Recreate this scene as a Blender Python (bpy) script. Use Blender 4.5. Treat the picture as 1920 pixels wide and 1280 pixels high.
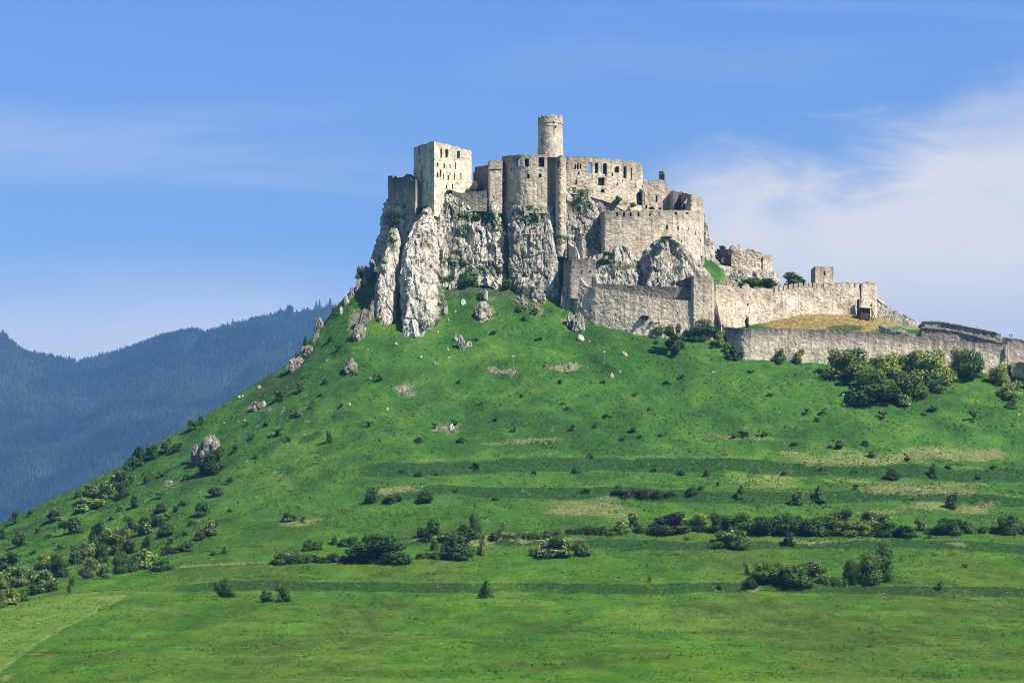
import bpy, math, random
import numpy as np

# ------------------------------------------------------------------ camera, light, exposure
scene = bpy.context.scene
for o in list(bpy.data.objects):
    bpy.data.objects.remove(o, do_unlink=True)
COL = scene.collection
FP = 4545.0            # focal length in photo pixels (photo is 1920 wide)
HZ = 1300.0            # photo row of the horizon
SUN_AZ = math.radians(57.0)   # to the right of the line from the castle back to the camera
SUN_EL = math.radians(46.0)

cd = bpy.data.cameras.new('camera')
cam = bpy.data.objects.new('camera', cd)
COL.objects.link(cam)
cd.sensor_width = 36.0
cd.lens = 36.0 * FP / 1920.0
cd.shift_y = (HZ - 640.0) / 1920.0
cd.clip_start = 1.0
cd.clip_end = 30000.0
cam.location = (0, 0, 0)
cam.rotation_euler = (math.radians(90), 0, 0)
scene.camera = cam

S_DIR = (math.sin(SUN_AZ) * math.cos(SUN_EL), -math.cos(SUN_AZ) * math.cos(SUN_EL), math.sin(SUN_EL))
sd = bpy.data.lights.new('sun', 'SUN')
sd.energy = 5.0
sd.angle = math.radians(0.5)
sd.color = (1.0, 0.91, 0.77)
sun = bpy.data.objects.new('sun', sd)
COL.objects.link(sun)
import mathutils
sun.rotation_euler = mathutils.Vector(S_DIR).to_track_quat('Z', 'Y').to_euler()
sun.location = (400, -100, 600)

world = bpy.data.worlds.new('World')
scene.world = world
world.use_nodes = True
wt = world.node_tree
wt.nodes.clear()


class NT:
    """tiny helper for node trees"""
    def __init__(self, tree):
        self.t = tree
    def n(self, typ, ins=None, **kw):
        nd = self.t.nodes.new(typ)
        for k, v in kw.items():
            setattr(nd, k, v)
        for k, v in (ins or {}).items():
            s = nd.inputs[k]
            if isinstance(v, bpy.types.NodeSocket):
                self.t.links.new(v, s)
            elif isinstance(v, bpy.types.Node):
                self.t.links.new(v.outputs[0], s)
            else:
                s.default_value = v
        return nd
    def math(self, op, a, b=0.0, clamp=False):
        nd = self.n('ShaderNodeMath', {0: a, 1: b}, operation=op, use_clamp=clamp)
        return nd.outputs[0]
    def noise(self, vec, scale, detail=4.0, rough=0.55, dist=0.0):
        return self.n('ShaderNodeTexNoise', {'Vector': vec, 'Scale': scale, 'Detail': detail, 'Roughness': rough, 'Distortion': dist}).outputs[0]
    def ramp(self, fac, stops, interp='LINEAR'):
        nd = self.n('ShaderNodeValToRGB', {0: fac})
        cr = nd.color_ramp
        cr.interpolation = interp
        while len(cr.elements) < len(stops):
            cr.elements.new(0.5)
        for e, (p, c) in zip(cr.elements, stops):
            e.position = p
            if isinstance(c, (int, float)):
                c = (c, c, c)
            e.color = (c[0], c[1], c[2], 1)
        return nd.outputs[0]
    def mix(self, fac, a, b, mode='MIX'):
        nd = self.t.nodes.new('ShaderNodeMix')
        nd.data_type = 'RGBA'
        nd.blend_type = mode
        for i, v in ((0, fac), (6, a), (7, b)):
            s = nd.inputs[i]
            if isinstance(v, bpy.types.NodeSocket):
                self.t.links.new(v, s)
            elif i == 0:
                s.default_value = v
            else:
                s.default_value = (v[0], v[1], v[2], 1)
        return nd.outputs[2]
    def scale(self, vec, s):
        return self.n('ShaderNodeVectorMath', {0: vec, 1: s}, operation='MULTIPLY').outputs[0]


W = NT(wt)
sky = W.n('ShaderNodeTexSky', sky_type='NISHITA', sun_disc=False, sun_elevation=SUN_EL,
          sun_rotation=math.pi - SUN_AZ, altitude=500.0, air_density=1.0, dust_density=0.4, ozone_density=3.0)
tc = W.n('ShaderNodeTexCoord')
gen = tc.outputs['Generated']
sep = W.n('ShaderNodeSeparateXYZ', {0: gen})
# high thin cloud: tangents of azimuth / elevation along the viewing side of the sky
az = W.math('DIVIDE', sep.outputs[0], W.math('MAXIMUM', sep.outputs[1], 0.2))
el = W.math('DIVIDE', sep.outputs[2], W.math('MAXIMUM', sep.outputs[1], 0.2))
cvec = W.n('ShaderNodeCombineXYZ', {0: az, 1: el, 2: 0.37}).outputs[0]
n_big = W.noise(W.scale(cvec, (7.0, 13.0, 1.0)), 1.0, 5.0, 0.5, 0.25)
n_wisp = W.noise(W.scale(cvec, (3.2, 30.0, 1.0)), 1.0, 5.0, 0.55, 0.5)
n_haze = W.noise(W.scale(cvec, (5.0, 9.0, 1.0)), 1.0, 3.0, 0.5, 0.2)

n_fib = W.noise(W.scale(cvec, (16.0, 42.0, 1.0)), 1.0, 7.0, 0.68, 0.9)


def wsm(x, lo, hi):
    nd = W.n('ShaderNodeMapRange', {0: x, 1: lo, 2: hi, 3: 0.0, 4: 1.0}, interpolation_type='SMOOTHSTEP')
    return nd.outputs[0]


# cloud bank in the right part of the sky, its upper edge climbing to the right
edge = W.math('ADD', 0.225, W.math('MULTIPLY', W.math('MAXIMUM', W.math('SUBTRACT', az, 0.150), 0.0), 0.42))
edge = W.math('ADD', edge, W.math('MULTIPLY', W.math('SUBTRACT', n_big, 0.5), 0.055))
edge = W.math('ADD', edge, W.math('MULTIPLY', W.math('SUBTRACT', n_fib, 0.5), 0.05))
bank = wsm(W.math('SUBTRACT', edge, el), -0.014, 0.028)
bank = W.math('MULTIPLY', bank, wsm(W.math('ADD', az, W.math('MULTIPLY', W.math('SUBTRACT', n_haze, 0.5), 0.10)), 0.025, 0.09))
bank = W.math('MULTIPLY', bank, W.math('ADD', 0.52, W.math('ADD', W.math('MULTIPLY', n_haze, 0.45), W.math('MULTIPLY', n_fib, 0.5))))
low = W.math('SUBTRACT', 1.0, W.math('MULTIPLY', wsm(el, 0.185, 0.14), 0.30))
bank = W.math('MULTIPLY', bank, W.math('SUBTRACT', 1.0, W.math('MULTIPLY', wsm(el, 0.214, 0.236), 0.42)))
bank = W.math('MULTIPLY', W.math('MULTIPLY', bank, low), wsm(az, 0.75, 0.45))
# a long thin veil on the left and a pale bank just over the mountains
veil = W.math('MULTIPLY', wsm(el, 0.205, 0.228), wsm(el, 0.252, 0.232))
veil = W.math('MULTIPLY', veil, W.math('MULTIPLY', wsm(n_wisp, 0.32, 0.62), wsm(az, 0.02, -0.10)))
pale = W.math('MULTIPLY', wsm(el, 0.188, 0.140), W.math('MULTIPLY', wsm(n_haze, 0.12, 0.6), wsm(az, 0.0, -0.12)))
wisp = W.math('MULTIPLY', wsm(n_wisp, 0.5, 0.75), 0.14)
cl = W.math('ADD', W.math('MULTIPLY', veil, W.math('ADD', 0.02, W.math('MULTIPLY', n_fib, 0.24))), W.math('ADD', W.math('MULTIPLY', pale, 0.74), wisp))
cl = W.math('MINIMUM', W.math('MAXIMUM', W.math('MULTIPLY', bank, 0.95), cl), 1.0)
SKY_TINT = W.ramp(el, [(0.0, (0.78, 0.90, 1.0)), (0.14, (0.84, 0.92, 1.0)), (0.21, (0.74, 0.88, 1.06)), (0.28, (0.68, 0.89, 1.20)), (0.45, (0.36, 0.56, 0.95)), (1.0, (0.26, 0.38, 0.62))])
blue = W.mix(1.0, sky.outputs[0], SKY_TINT, 'MULTIPLY')
cloudc = (7.3, 6.7, 5.7)
skyc = W.mix(cl, blue, cloudc)
bg = W.n('ShaderNodeBackground', {'Color': skyc, 'Strength': 0.070})
wo = W.n('ShaderNodeOutputWorld', {'Surface': bg.outputs[0]})

scene.view_settings.view_transform = 'Standard'
scene.view_settings.look = 'None'
scene.view_settings.exposure = 1.08
scene.view_settings.gamma = 1.0
scene.view_settings.use_curve_mapping = False
scene.cycles.max_bounces = 4
scene.cycles.diffuse_bounces = 1
scene.cycles.glossy_bounces = 1
scene.cycles.transmission_bounces = 1
scene.cycles.transparent_max_bounces = 4
scene.cycles.volume_bounces = 0
scene.cycles.use_denoising = True
scene.cycles.filter_width = 1.05

rng = np.random.default_rng(7)


# ------------------------------------------------------------------ numeric helpers
def at(px, py, Y):
    return ((px - 960.0) * Y / FP, Y, (HZ - py) * Y / FP)


def sstep(x, a, b):
    t = np.clip((x - a) / (b - a), 0, 1)
    return t * t * (3 - 2 * t)


def _h(ix, iy, iz, seed):
    h = (ix.astype(np.int64) * 374761393 + iy.astype(np.int64) * 668265263 + iz.astype(np.int64) * 2147483647 + seed * 1274126177) & 0xFFFFFFFF
    h = ((h ^ (h >> 13)) * 1274126177) & 0xFFFFFFFF
    h = (h ^ (h >> 16)) * 2246822519 & 0xFFFFFFFF
    h ^= h >> 15
    return (h & 0xFFFFFF) / float(0x1000000)


def vnoise(P, seed=0):
    """value noise in -1..1, P (n,3)"""
    f = np.floor(P)
    t = P - f
    t = t * t * t * (t * (t * 6 - 15) + 10)
    i = f.astype(np.int64)
    r = 0.0
    for dx in (0, 1):
        wx = t[:, 0] if dx else 1 - t[:, 0]
        for dy in (0, 1):
            wy = t[:, 1] if dy else 1 - t[:, 1]
            for dz in (0, 1):
                wz = t[:, 2] if dz else 1 - t[:, 2]
                r = r + wx * wy * wz * _h(i[:, 0] + dx, i[:, 1] + dy, i[:, 2] + dz, seed)
    return r * 2 - 1


def fbm(P, octv=4, seed=0, gain=0.5):
    a, s, r = 1.0, 0.0, 0.0
    for k in range(octv):
        r = r + a * vnoise(P * (2.03 ** k) + 17.3 * k, seed + k)
        s += a
        a *= gain
    return r / s


def ridged(P, octv=3, seed=0):
    a, s, r = 1.0, 0.0, 0.0
    for k in range(octv):
        r = r + a * (1 - 2 * np.abs(vnoise(P * (2.1 ** k) + 9.1 * k, seed + k)))
        s += a
        a *= 0.5
    return r / s


def worley(P, seed=0):
    f = np.floor(P)
    i = f.astype(np.int64)
    F1 = np.full(len(P), 9.0)
    F2 = np.full(len(P), 9.0)
    ID = np.zeros(len(P))
    for dx in (-1, 0, 1):
        for dy in (-1, 0, 1):
            for dz in (-1, 0, 1):
                a, b, c = i[:, 0] + dx, i[:, 1] + dy, i[:, 2] + dz
                h = _h(a, b, c, seed)
                qx = a + _h(a, b, c, seed + 1) - P[:, 0]
                qy = b + _h(a, b, c, seed + 2) - P[:, 1]
                qz = c + _h(a, b, c, seed + 3) - P[:, 2]
                d = np.sqrt(qx * qx + qy * qy + qz * qz)
                m = d < F1
                F2 = np.where(m, F1, np.minimum(F2, d))
                ID = np.where(m, h, ID)
                F1 = np.where(m, d, F1)
    return F1, F2, ID


def facets(P, seed=0):
    """per-cell tilted planes: sharp, angular breaks"""
    f = np.floor(P)
    i = f.astype(np.int64)
    F1 = np.full(len(P), 9.0)
    T = np.zeros(len(P))
    for dx in (-1, 0, 1):
        for dy in (-1, 0, 1):
            for dz in (-1, 0, 1):
                a, b, c = i[:, 0] + dx, i[:, 1] + dy, i[:, 2] + dz
                qx = a + _h(a, b, c, seed + 1) - P[:, 0]
                qy = b + _h(a, b, c, seed + 2) - P[:, 1]
                qz = c + _h(a, b, c, seed + 3) - P[:, 2]
                d = np.sqrt(qx * qx + qy * qy + qz * qz)
                t = (_h(a, b, c, seed + 4) - .5) * 2 * qx + (_h(a, b, c, seed + 5) - .5) * qy + (_h(a, b, c, seed + 6) - .3) * 1.6 * qz + (_h(a, b, c, seed + 7) - .5) * 0.6
                m = d < F1
                T = np.where(m, t, T)
                F1 = np.where(m, d, F1)
    return T


def link(o, parent=None):
    COL.objects.link(o)
    if parent is not None:
        o.parent = parent
    return o


def tag(o, label=None, cat=None, group=None, kind=None):
    for k, v in (('label', label), ('category', cat), ('group', group), ('kind', kind)):
        if v:
            o[k] = v
    return o


def mk(name, V, F, mats, parent=None, smooth=False, attrs=None, midx=None, loc=None):
    """mesh object from arrays; V in world space, origin moved to loc"""
    V = np.asarray(V, float)
    if loc is not None:
        V = V - np.array(loc, float)
    me = bpy.data.meshes.new(name)
    fs = [np.asarray(f, np.int32) for f in (F if isinstance(F, list) and len(F) and np.ndim(F[0]) == 2 else [F])]
    fs = [f for f in fs if len(f)]
    me.vertices.add(len(V))
    me.vertices.foreach_set('co', V.astype(np.float32).ravel())
    nl = sum(f.size for f in fs)
    me.loops.add(nl)
    me.loops.foreach_set('vertex_index', np.concatenate([f.ravel() for f in fs]))
    tot = np.concatenate([np.full(len(f), f.shape[1]) for f in fs])
    st = np.concatenate([[0], np.cumsum(tot)[:-1]])
    me.polygons.add(len(tot))
    me.polygons.foreach_set('loop_start', st.astype(np.int32))
    if midx is not None:
        me.polygons.foreach_set('material_index', np.asarray(midx, np.int32))
    me.polygons.foreach_set('use_smooth', np.full(len(tot), smooth))
    me.update(calc_edges=True)
    for k, a in (attrs or {}).items():
        at_ = me.color_attributes.new(k, 'FLOAT_COLOR', 'POINT')
        at_.data.foreach_set('color', np.asarray(a, np.float32).ravel())
    for m in (mats if isinstance(mats, (list, tuple)) else [mats]):
        me.materials.append(m)
    o = bpy.data.objects.new(name, me)
    if loc is not None:
        o.location = loc
    link(o, parent)
    if parent is not None and loc is None:
        o.matrix_parent_inverse = mathutils.Matrix.Translation(-parent.location)
    return o


def empty(name, loc, label=None, cat=None, group=None):
    e = bpy.data.objects.new(name, None)
    e.location = loc
    e.empty_display_size = 0.5
    link(e)
    return tag(e, label, cat, group)


def grid_faces(nu, nv, wrap=False):
    """nu columns, nv rows; vertex index = i*nv+j"""
    iu = np.arange(nu if wrap else nu - 1)
    jv = np.arange(nv - 1)
    I, J = np.meshgrid(iu, jv, indexing='ij')
    I2 = (I + 1) % nu
    return np.stack([I * nv + J, I2 * nv + J, I2 * nv + J + 1, I * nv + J + 1], -1).reshape(-1, 4)


# ------------------------------------------------------------------ materials
def new_mat(name, rough=0.9, spec=0.2):
    m = bpy.data.materials.new(name)
    m.use_nodes = True
    t = m.node_tree
    t.nodes.clear()
    N = NT(t)
    b = N.n('ShaderNodeBsdfPrincipled', {'Roughness': rough, 'Specular IOR Level': spec})
    N.n('ShaderNodeOutputMaterial', {'Surface': b.outputs[0]})
    return m, N, b


def bump(N, b, h, strength, dist):
    nd = N.n('ShaderNodeBump', {'Height': h, 'Strength': strength, 'Distance': dist})
    N.t.links.new(nd.outputs[0], b.inputs['Normal'])
# ------------------------------------------------------------------ terrain
TCOLS = [
    (-1100, [(200, 1300), (420, 1310), (560, 1305), (660, 1303), (900, 1300), (940, 1300)]),
    (-500, [(200, 1330), (420, 1312), (560, 1240), (660, 1215), (780, 1190), (855, 1175), (940, 1160)]),
    (-100, [(200, 1340), (420, 1298), (560, 1203), (660, 1150), (720, 1128), (780, 1106), (855, 1078), (905, 1050), (955, 1026)]),
    (0, [(200, 1340), (420, 1296), (560, 1197), (660, 1140), (720, 1116), (780, 1090), (855, 1055), (905, 1020), (965, 985)]),
    (100, [(200, 1340), (420, 1290), (560, 1188), (660, 1127), (720, 1099), (780, 1072), (855, 1032), (905, 985), (972, 935)]),
    (165, [(200, 1340), (420, 1288), (560, 1184), (660, 1121), (720, 1090), (780, 1062), (855, 1018), (905, 968), (980, 905)]),
    (230, [(200, 1340), (420, 1286), (560, 1182), (660, 1116), (720, 1083), (780, 1052), (855, 1003), (905, 948), (985, 870)]),
    (300, [(200, 1340), (420, 1284), (560, 1181), (660, 1114), (720, 1076), (780, 1042), (855, 985), (905, 925), (990, 824)]),
    (370, [(200, 1340), (420, 1282), (560, 1180), (660, 1113), (720, 1068), (780, 1030), (855, 966), (905, 902), (993, 788)]),
    (450, [(200, 1340), (420, 1281), (560, 1180), (660, 1112), (720, 1062), (780, 1018), (855, 945), (905, 875), (955, 795), (997, 738)]),
    (540, [(200, 1340), (420, 1280), (560, 1180), (660, 1112), (720, 1059), (780, 1007), (855, 925), (905, 847), (955, 755), (1002, 683)]),
    (600, [(200, 1340), (420, 1280), (560, 1180), (660, 1112), (720, 1058), (780, 1003), (855, 915), (905, 830), (955, 728), (985, 665), (1006, 615)]),
    (650, [(200, 1340), (420, 1280), (560, 1180), (660, 1112), (720, 1058), (780, 1001), (855, 909), (905, 818), (955, 712), (980, 640), (1011, 548)]),
    (700, [(200, 1340), (420, 1280), (560, 1180), (660, 1112), (720, 1058), (780, 1000), (855, 905), (905, 808), (955, 697), (980, 622), (1005, 540), (1020, 495)]),
    (960, [(200, 1340), (420, 1280), (560, 1180), (660, 1112), (720, 1058), (780, 1000), (855, 905), (905, 805), (955, 697), (978, 630), (1003, 535), (1016, 495), (1070, 480)]),
    (1060, [(200, 1340), (420, 1280), (560, 1180), (660, 1112), (720, 1058), (780, 1000), (855, 905), (905, 803), (955, 694), (975, 640), (995, 570), (1003, 520), (1070, 500)]),
    (1150, [(200, 1340), (420, 1280), (560, 1180), (660, 1112), (720, 1058), (780, 1000), (855, 905), (905, 802), (955, 692), (986, 604), (1000, 540), (1070, 520)]),
    (1250, [(200, 1340), (420, 1280), (560, 1180), (660, 1112), (720, 1058), (780, 1000), (855, 905), (905, 802), (955, 690), (979, 622), (995, 560), (1070, 520)]),
    (1318, [(200, 1340), (420, 1280), (560, 1180), (660, 1112), (720, 1058), (780, 1000), (855, 905), (905, 802), (955, 688), (975, 628), (990, 570), (1000, 530), (1014, 476), (1024, 476)]),
    (1348, [(200, 1340), (420, 1280), (560, 1180), (660, 1112), (720, 1058), (780, 1000), (855, 905), (905, 802), (955, 688), (966, 655), (985, 605), (1004, 535), (1014, 502), (1024, 500)]),
    (1385, [(200, 1340), (420, 1280), (560, 1180), (660, 1112), (720, 1058), (780, 1000), (855, 905), (905, 802), (955, 690), (964, 672), (969, 640), (980, 612), (1014, 540), (1024, 522)]),
    (1440, [(200, 1340), (420, 1280), (560, 1180), (660, 1112), (720, 1058), (780, 1000), (855, 905), (905, 802), (955, 692), (962, 676), (968, 640), (980, 610), (1014, 550), (1024, 535)]),
    (1500, [(200, 1340), (420, 1280), (560, 1180), (660, 1112), (720, 1058), (780, 1000), (855, 905), (905, 802), (955, 694), (962, 678), (968, 635), (980, 596), (1000, 575), (1030, 552)]),
    (1560, [(200, 1340), (420, 1280), (560, 1180), (660, 1112), (720, 1058), (780, 1000), (855, 906), (905, 806), (950, 700), (960, 684), (966, 640), (980, 592), (1000, 580), (1030, 560)]),
    (1610, [(200, 1340), (420, 1280), (560, 1180), (660, 1112), (720, 1058), (780, 1000), (855, 907), (905, 810), (945, 710), (958, 690), (965, 645), (980, 594), (1000, 585), (1030, 575)]),
    (1660, [(200, 1340), (420, 1280), (560, 1180), (660, 1112), (720, 1058), (780, 1000), (855, 908), (905, 814), (945, 718), (956, 694), (964, 650), (978, 612), (988, 600), (1020, 600)]),
    (1700, [(200, 1340), (420, 1280), (560, 1180), (660, 1112), (720, 1058), (780, 1000), (855, 908), (905, 817), (945, 722), (955, 698), (963, 655), (976, 622), (988, 610), (1020, 612)]),
    (1920, [(200, 1340), (420, 1280), (560, 1182), (660, 1115), (720, 1060), (780, 1004), (855, 914), (905, 828), (940, 742), (952, 714), (962, 690), (974, 672), (1010, 662)]),
    (2500, [(200, 1340), (420, 1285), (560, 1190), (660, 1130), (720, 1085), (780, 1035), (855, 965), (905, 900), (955, 820), (1010, 780)]),
    (3100, [(200, 1340), (420, 1310), (560, 1260), (660, 1230), (780, 1190), (905, 1120), (1010, 1060)]),
]
_U = np.arange(-1100, 3101, 10.0)
_Y = np.arange(0, 1500, 2.0)


def _build_table():
    cols = []
    for u, pts in TCOLS:
        Ys = np.array([0.0] + [p[0] for p in pts])
        Zs = np.array([-2.2] + [(HZ - p[1]) * p[0] / FP for p in pts])
        z = np.interp(_Y, Ys, Zs)
        Yr = Ys[-1]
        over = np.maximum(_Y - Yr, 0)
        fall = np.where(over < 20, over ** 2 * 0.014, 5.6 + (over - 20) * 0.56)
        z = z - fall
        cols.append(z)
    C = np.array(cols)
    us = np.array([c[0] for c in TCOLS], float)
    Z = np.empty((len(_U), len(_Y)))
    for j in range(len(_Y)):
        Z[:, j] = np.interp(_U, us, C[:, j])

    def blur(A, k, axis):
        pad = [(0, 0), (0, 0)]
        pad[axis] = (k, k)
        B = np.pad(A, pad, mode='edge')
        out = 0
        n = A.shape[axis]
        for d in range(2 * k + 1):
            sl = [slice(None), slice(None)]
            sl[axis] = slice(d, d + n)
            out = out + B[tuple(sl)]
        return out / (2 * k + 1)
    Zs = Z
    Z2 = blur(blur(Z, 1, 1), 1, 1)
    Z3 = blur(blur(Z, 7, 1), 7, 1)
    w = sstep(_Y, 945, 900)[None, :]      # smooth meadow, crisp near the walls
    Zs = Z2 * (1 - w) + Z3 * w
    Zs = blur(blur(Zs, 1, 0), 1, 0)
    return Zs


_TZ = _build_table()
BANKS = [(866.0, 1.5, 3.0), (834.0, 1.5, 3.0), (757.0, 1.1, 2.7), (668.0, 1.1, 2.5)]


def _bil(u, Y):
    fu = np.clip((u - _U[0]) / 10.0, 0, len(_U) - 1.001)
    fy = np.clip(Y / 2.0, 0, len(_Y) - 1.001)
    iu = fu.astype(int)
    iy = fy.astype(int)
    a, b = fu - iu, fy - iy
    return ((_TZ[iu, iy] * (1 - a) + _TZ[iu + 1, iy] * a) * (1 - b) + (_TZ[iu, iy + 1] * (1 - a) + _TZ[iu + 1, iy + 1] * a) * b)


def bank_shift(x):
    return 5.0 * np.sin(x * 0.013 + 1.0) + 2.5 * np.sin(x * 0.041)


def ground(x, y):
    """terrain height, vectorised"""
    x = np.atleast_1d(np.asarray(x, float))
    y = np.atleast_1d(np.asarray(y, float))
    Yc = np.maximum(y, 200.0)
    u = 960.0 + FP * x / Yc
    z = _bil(u, np.maximum(y, 0.0))
    on = sstep(u, 420, 760)
    for k, (c, amp, w) in enumerate(BANKS):
        d = y - (c + bank_shift(x + 37 * k))
        s = np.where(np.abs(d) < w, d / w, np.sign(d) * np.clip(1 - (np.abs(d) - w) / 26.0, 0, 1))
        wk = on if k < 3 else sstep(u, 150, 380)
        z = z + amp * s * wk
    P = np.stack([x, y, np.zeros_like(x)], -1)
    amp = 0.25 + 1.0 * sstep(y, 600, 900)
    z = z + fbm(P / 34.0, 3, 5) * 1.3 * amp * sstep(y, 300, 700) * (1 - 0.6 * sstep(y, 940, 975))
    left = sstep(u, 760, 500) * sstep(y, 760, 880)
    z = z + left * (fbm(P / 13.0, 3, 9) * 1.1)
    return z


def g1(x, y):
    return float(ground(x, y)[0])


def drop(px, py, y0=400.0, y1=1070.0):
    """where the photo ray through (px,py) first meets the hill"""
    ys = np.arange(y0, y1, 0.5)
    xs = (px - 960.0) * ys / FP
    zs = (HZ - py) * ys / FP
    g = ground(xs, ys)
    hit = np.nonzero(g >= zs)[0]
    if len(hit):
        k = hit[0]
    else:
        # silhouette: the point of the terrain nearest below the ray
        k = int(np.argmax((g - zs) / ys))
    return np.array([xs[k], ys[k], g[k]])


# --- materials of the ground
def grass_material():
    m, N, b = new_mat('meadow_grass', 0.95, 0.1)
    geo = N.n('ShaderNodeNewGeometry')
    pos = geo.outputs['Position']
    sp = N.n('ShaderNodeSeparateXYZ', {0: pos})
    flat = N.scale(pos, (1.0, 0.55, 1.2))
    big = N.noise(flat, 0.017, 6.0, 0.66, 0.5)
    mid = N.noise(flat, 0.09, 4.0, 0.6, 0.4)
    fine = N.noise(pos, 0.9, 5.0, 0.72)
    tiny = N.noise(pos, 3.3, 2.0, 0.7)
    up = N.n('ShaderNodeMapRange', {0: sp.outputs[2], 1: 20.0, 2: 95.0, 3: 0.0, 4: 1.0}, interpolation_type='SMOOTHSTEP').outputs[0]
    fl2 = N.scale(pos, (1.0, 0.20, 1.0))
    lb = N.noise(fl2, 0.035, 5.0, 0.62, 0.4)
    lm = N.noise(fl2, 0.16, 5.0, 0.68, 0.3)
    low = N.ramp(N.math('ADD', N.math('MULTIPLY', lb, 0.5), N.math('MULTIPLY', lm, 0.5)),
                 [(0.37, GR_LOW[0]), (0.5, GR_LOW[1]), (0.62, GR_LOW[2])])
    oliv = N.ramp(N.noise(N.scale(pos, (1.0, 0.25, 1.0)), 0.022, 5.0, 0.65, 0.5), [(0.46, 0.0), (0.6, 0.7)])
    low = N.mix(oliv, low, N.ramp(lm, [(0.35, (0.040, 0.075, 0.012)), (0.65, (0.095, 0.142, 0.020))]))
    high = N.ramp(N.math('ADD', N.math('MULTIPLY', big, 0.5), N.math('MULTIPLY', mid, 0.5)),
                  [(0.36, GR_HIGH[0]), (0.5, GR_HIGH[1]), (0.64, GR_HIGH[2])])
    c = N.mix(up, low, high)
    mott = N.noise(N.scale(pos, (1.0, 0.6, 1.0)), 0.045, 5.0, 0.7, 0.8)
    c = N.mix(1.0, c, N.ramp(mott, [(0.36, 0.76), (0.5, 1.0), (0.64, 1.18)]), 'MULTIPLY')
    at1 = N.n('ShaderNodeVertexColor', layer_name='cover')
    s1 = N.n('ShaderNodeSeparateColor', {0: at1.outputs[0]})
    at2 = N.n('ShaderNodeVertexColor', layer_name='cover_b')
    s2 = N.n('ShaderNodeSeparateColor', {0: at2.outputs[0]})

    def soft(f, k=0.9):
        x = N.math('ADD', f, N.math('MULTIPLY', N.math('SUBTRACT', fine, 0.5), k))
        return N.n('ShaderNodeMapRange', {0: x, 1: 0.25, 2: 0.75, 3: 0.0, 4: 1.0}).outputs[0]
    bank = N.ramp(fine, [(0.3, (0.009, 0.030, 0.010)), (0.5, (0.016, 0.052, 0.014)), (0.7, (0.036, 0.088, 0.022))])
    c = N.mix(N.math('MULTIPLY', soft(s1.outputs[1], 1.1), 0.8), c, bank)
    mown = N.ramp(mid, [(0.35, (0.10, 0.205, 0.03)), (0.65, (0.16, 0.27, 0.04))])
    c = N.mix(N.math('MULTIPLY', soft(s1.outputs[2], 0.6), 0.75), c, mown)
    straw = N.ramp(fine, [(0.3, (0.11, 0.16, 0.05)), (0.5, (0.22, 0.22, 0.09)), (0.7, (0.36, 0.31, 0.15))])
    c = N.mix(N.math('MULTIPLY', soft(s1.outputs[0], 1.4), 0.60), c, straw)
    hay = N.ramp(fine, [(0.3, (0.13, 0.105, 0.035)), (0.5, (0.24, 0.185, 0.07)), (0.7, (0.36, 0.29, 0.13))])
    c = N.mix(soft(s2.outputs[0], 0.5), c, hay)
    stone = N.ramp(tiny, [(0.35, (0.10, 0.09, 0.06)), (0.5, (0.25, 0.22, 0.16)), (0.68, (0.5, 0.46, 0.38))])
    c = N.mix(N.math('MULTIPLY', soft(s2.outputs[1], 1.5), 0.9), c, stone)
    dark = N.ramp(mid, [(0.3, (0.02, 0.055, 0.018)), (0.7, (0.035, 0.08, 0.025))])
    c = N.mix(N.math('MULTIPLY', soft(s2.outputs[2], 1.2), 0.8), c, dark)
    # herbs: value speckle at tuft scale, a few pale flower heads
    v = N.math('ADD', N.math('MULTIPLY', fine, 0.65), N.math('MULTIPLY', tiny, 0.35))
    spk = N.ramp(v, [(0.32, 0.52), (0.5, 1.0), (0.68, 1.42)])
    c = N.mix(1.0, c, spk, 'MULTIPLY')
    fl = N.n('ShaderNodeTexVoronoi', {'Vector': pos, 'Scale': 0.55, 'Randomness': 1.0})
    fm = N.math('MULTIPLY', N.math('LESS_THAN', fl.outputs[0], 0.13), N.math('GREATER_THAN', N.noise(pos, 0.045, 3.0, 0.6), 0.57))
    c = N.mix(N.math('MULTIPLY', fm, 0.6), c, (0.42, 0.46, 0.30))
    N.t.links.new(c, b.inputs['Base Color'])
    h = N.math('ADD', N.math('MULTIPLY', fine, 0.7), N.math('MULTIPLY', tiny, 0.3))
    bump(N, b, h, 1.0, 1.1)
    return m


GR_LOW = [(0.034, 0.100, 0.010), (0.056, 0.150, 0.011), (0.095, 0.198, 0.015)]
GR_HIGH = [(0.023, 0.076, 0.016), (0.041, 0.125, 0.019), (0.088, 0.180, 0.026)]
M_GRASS = grass_material()


def ell(px, py, cx, cy, rx, ry, soft=0.5):
    d = ((px - cx) / rx) ** 2 + ((py - cy) / ry) ** 2
    return np.clip((1 + soft - d) / (2 * soft), 0, 1)


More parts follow.
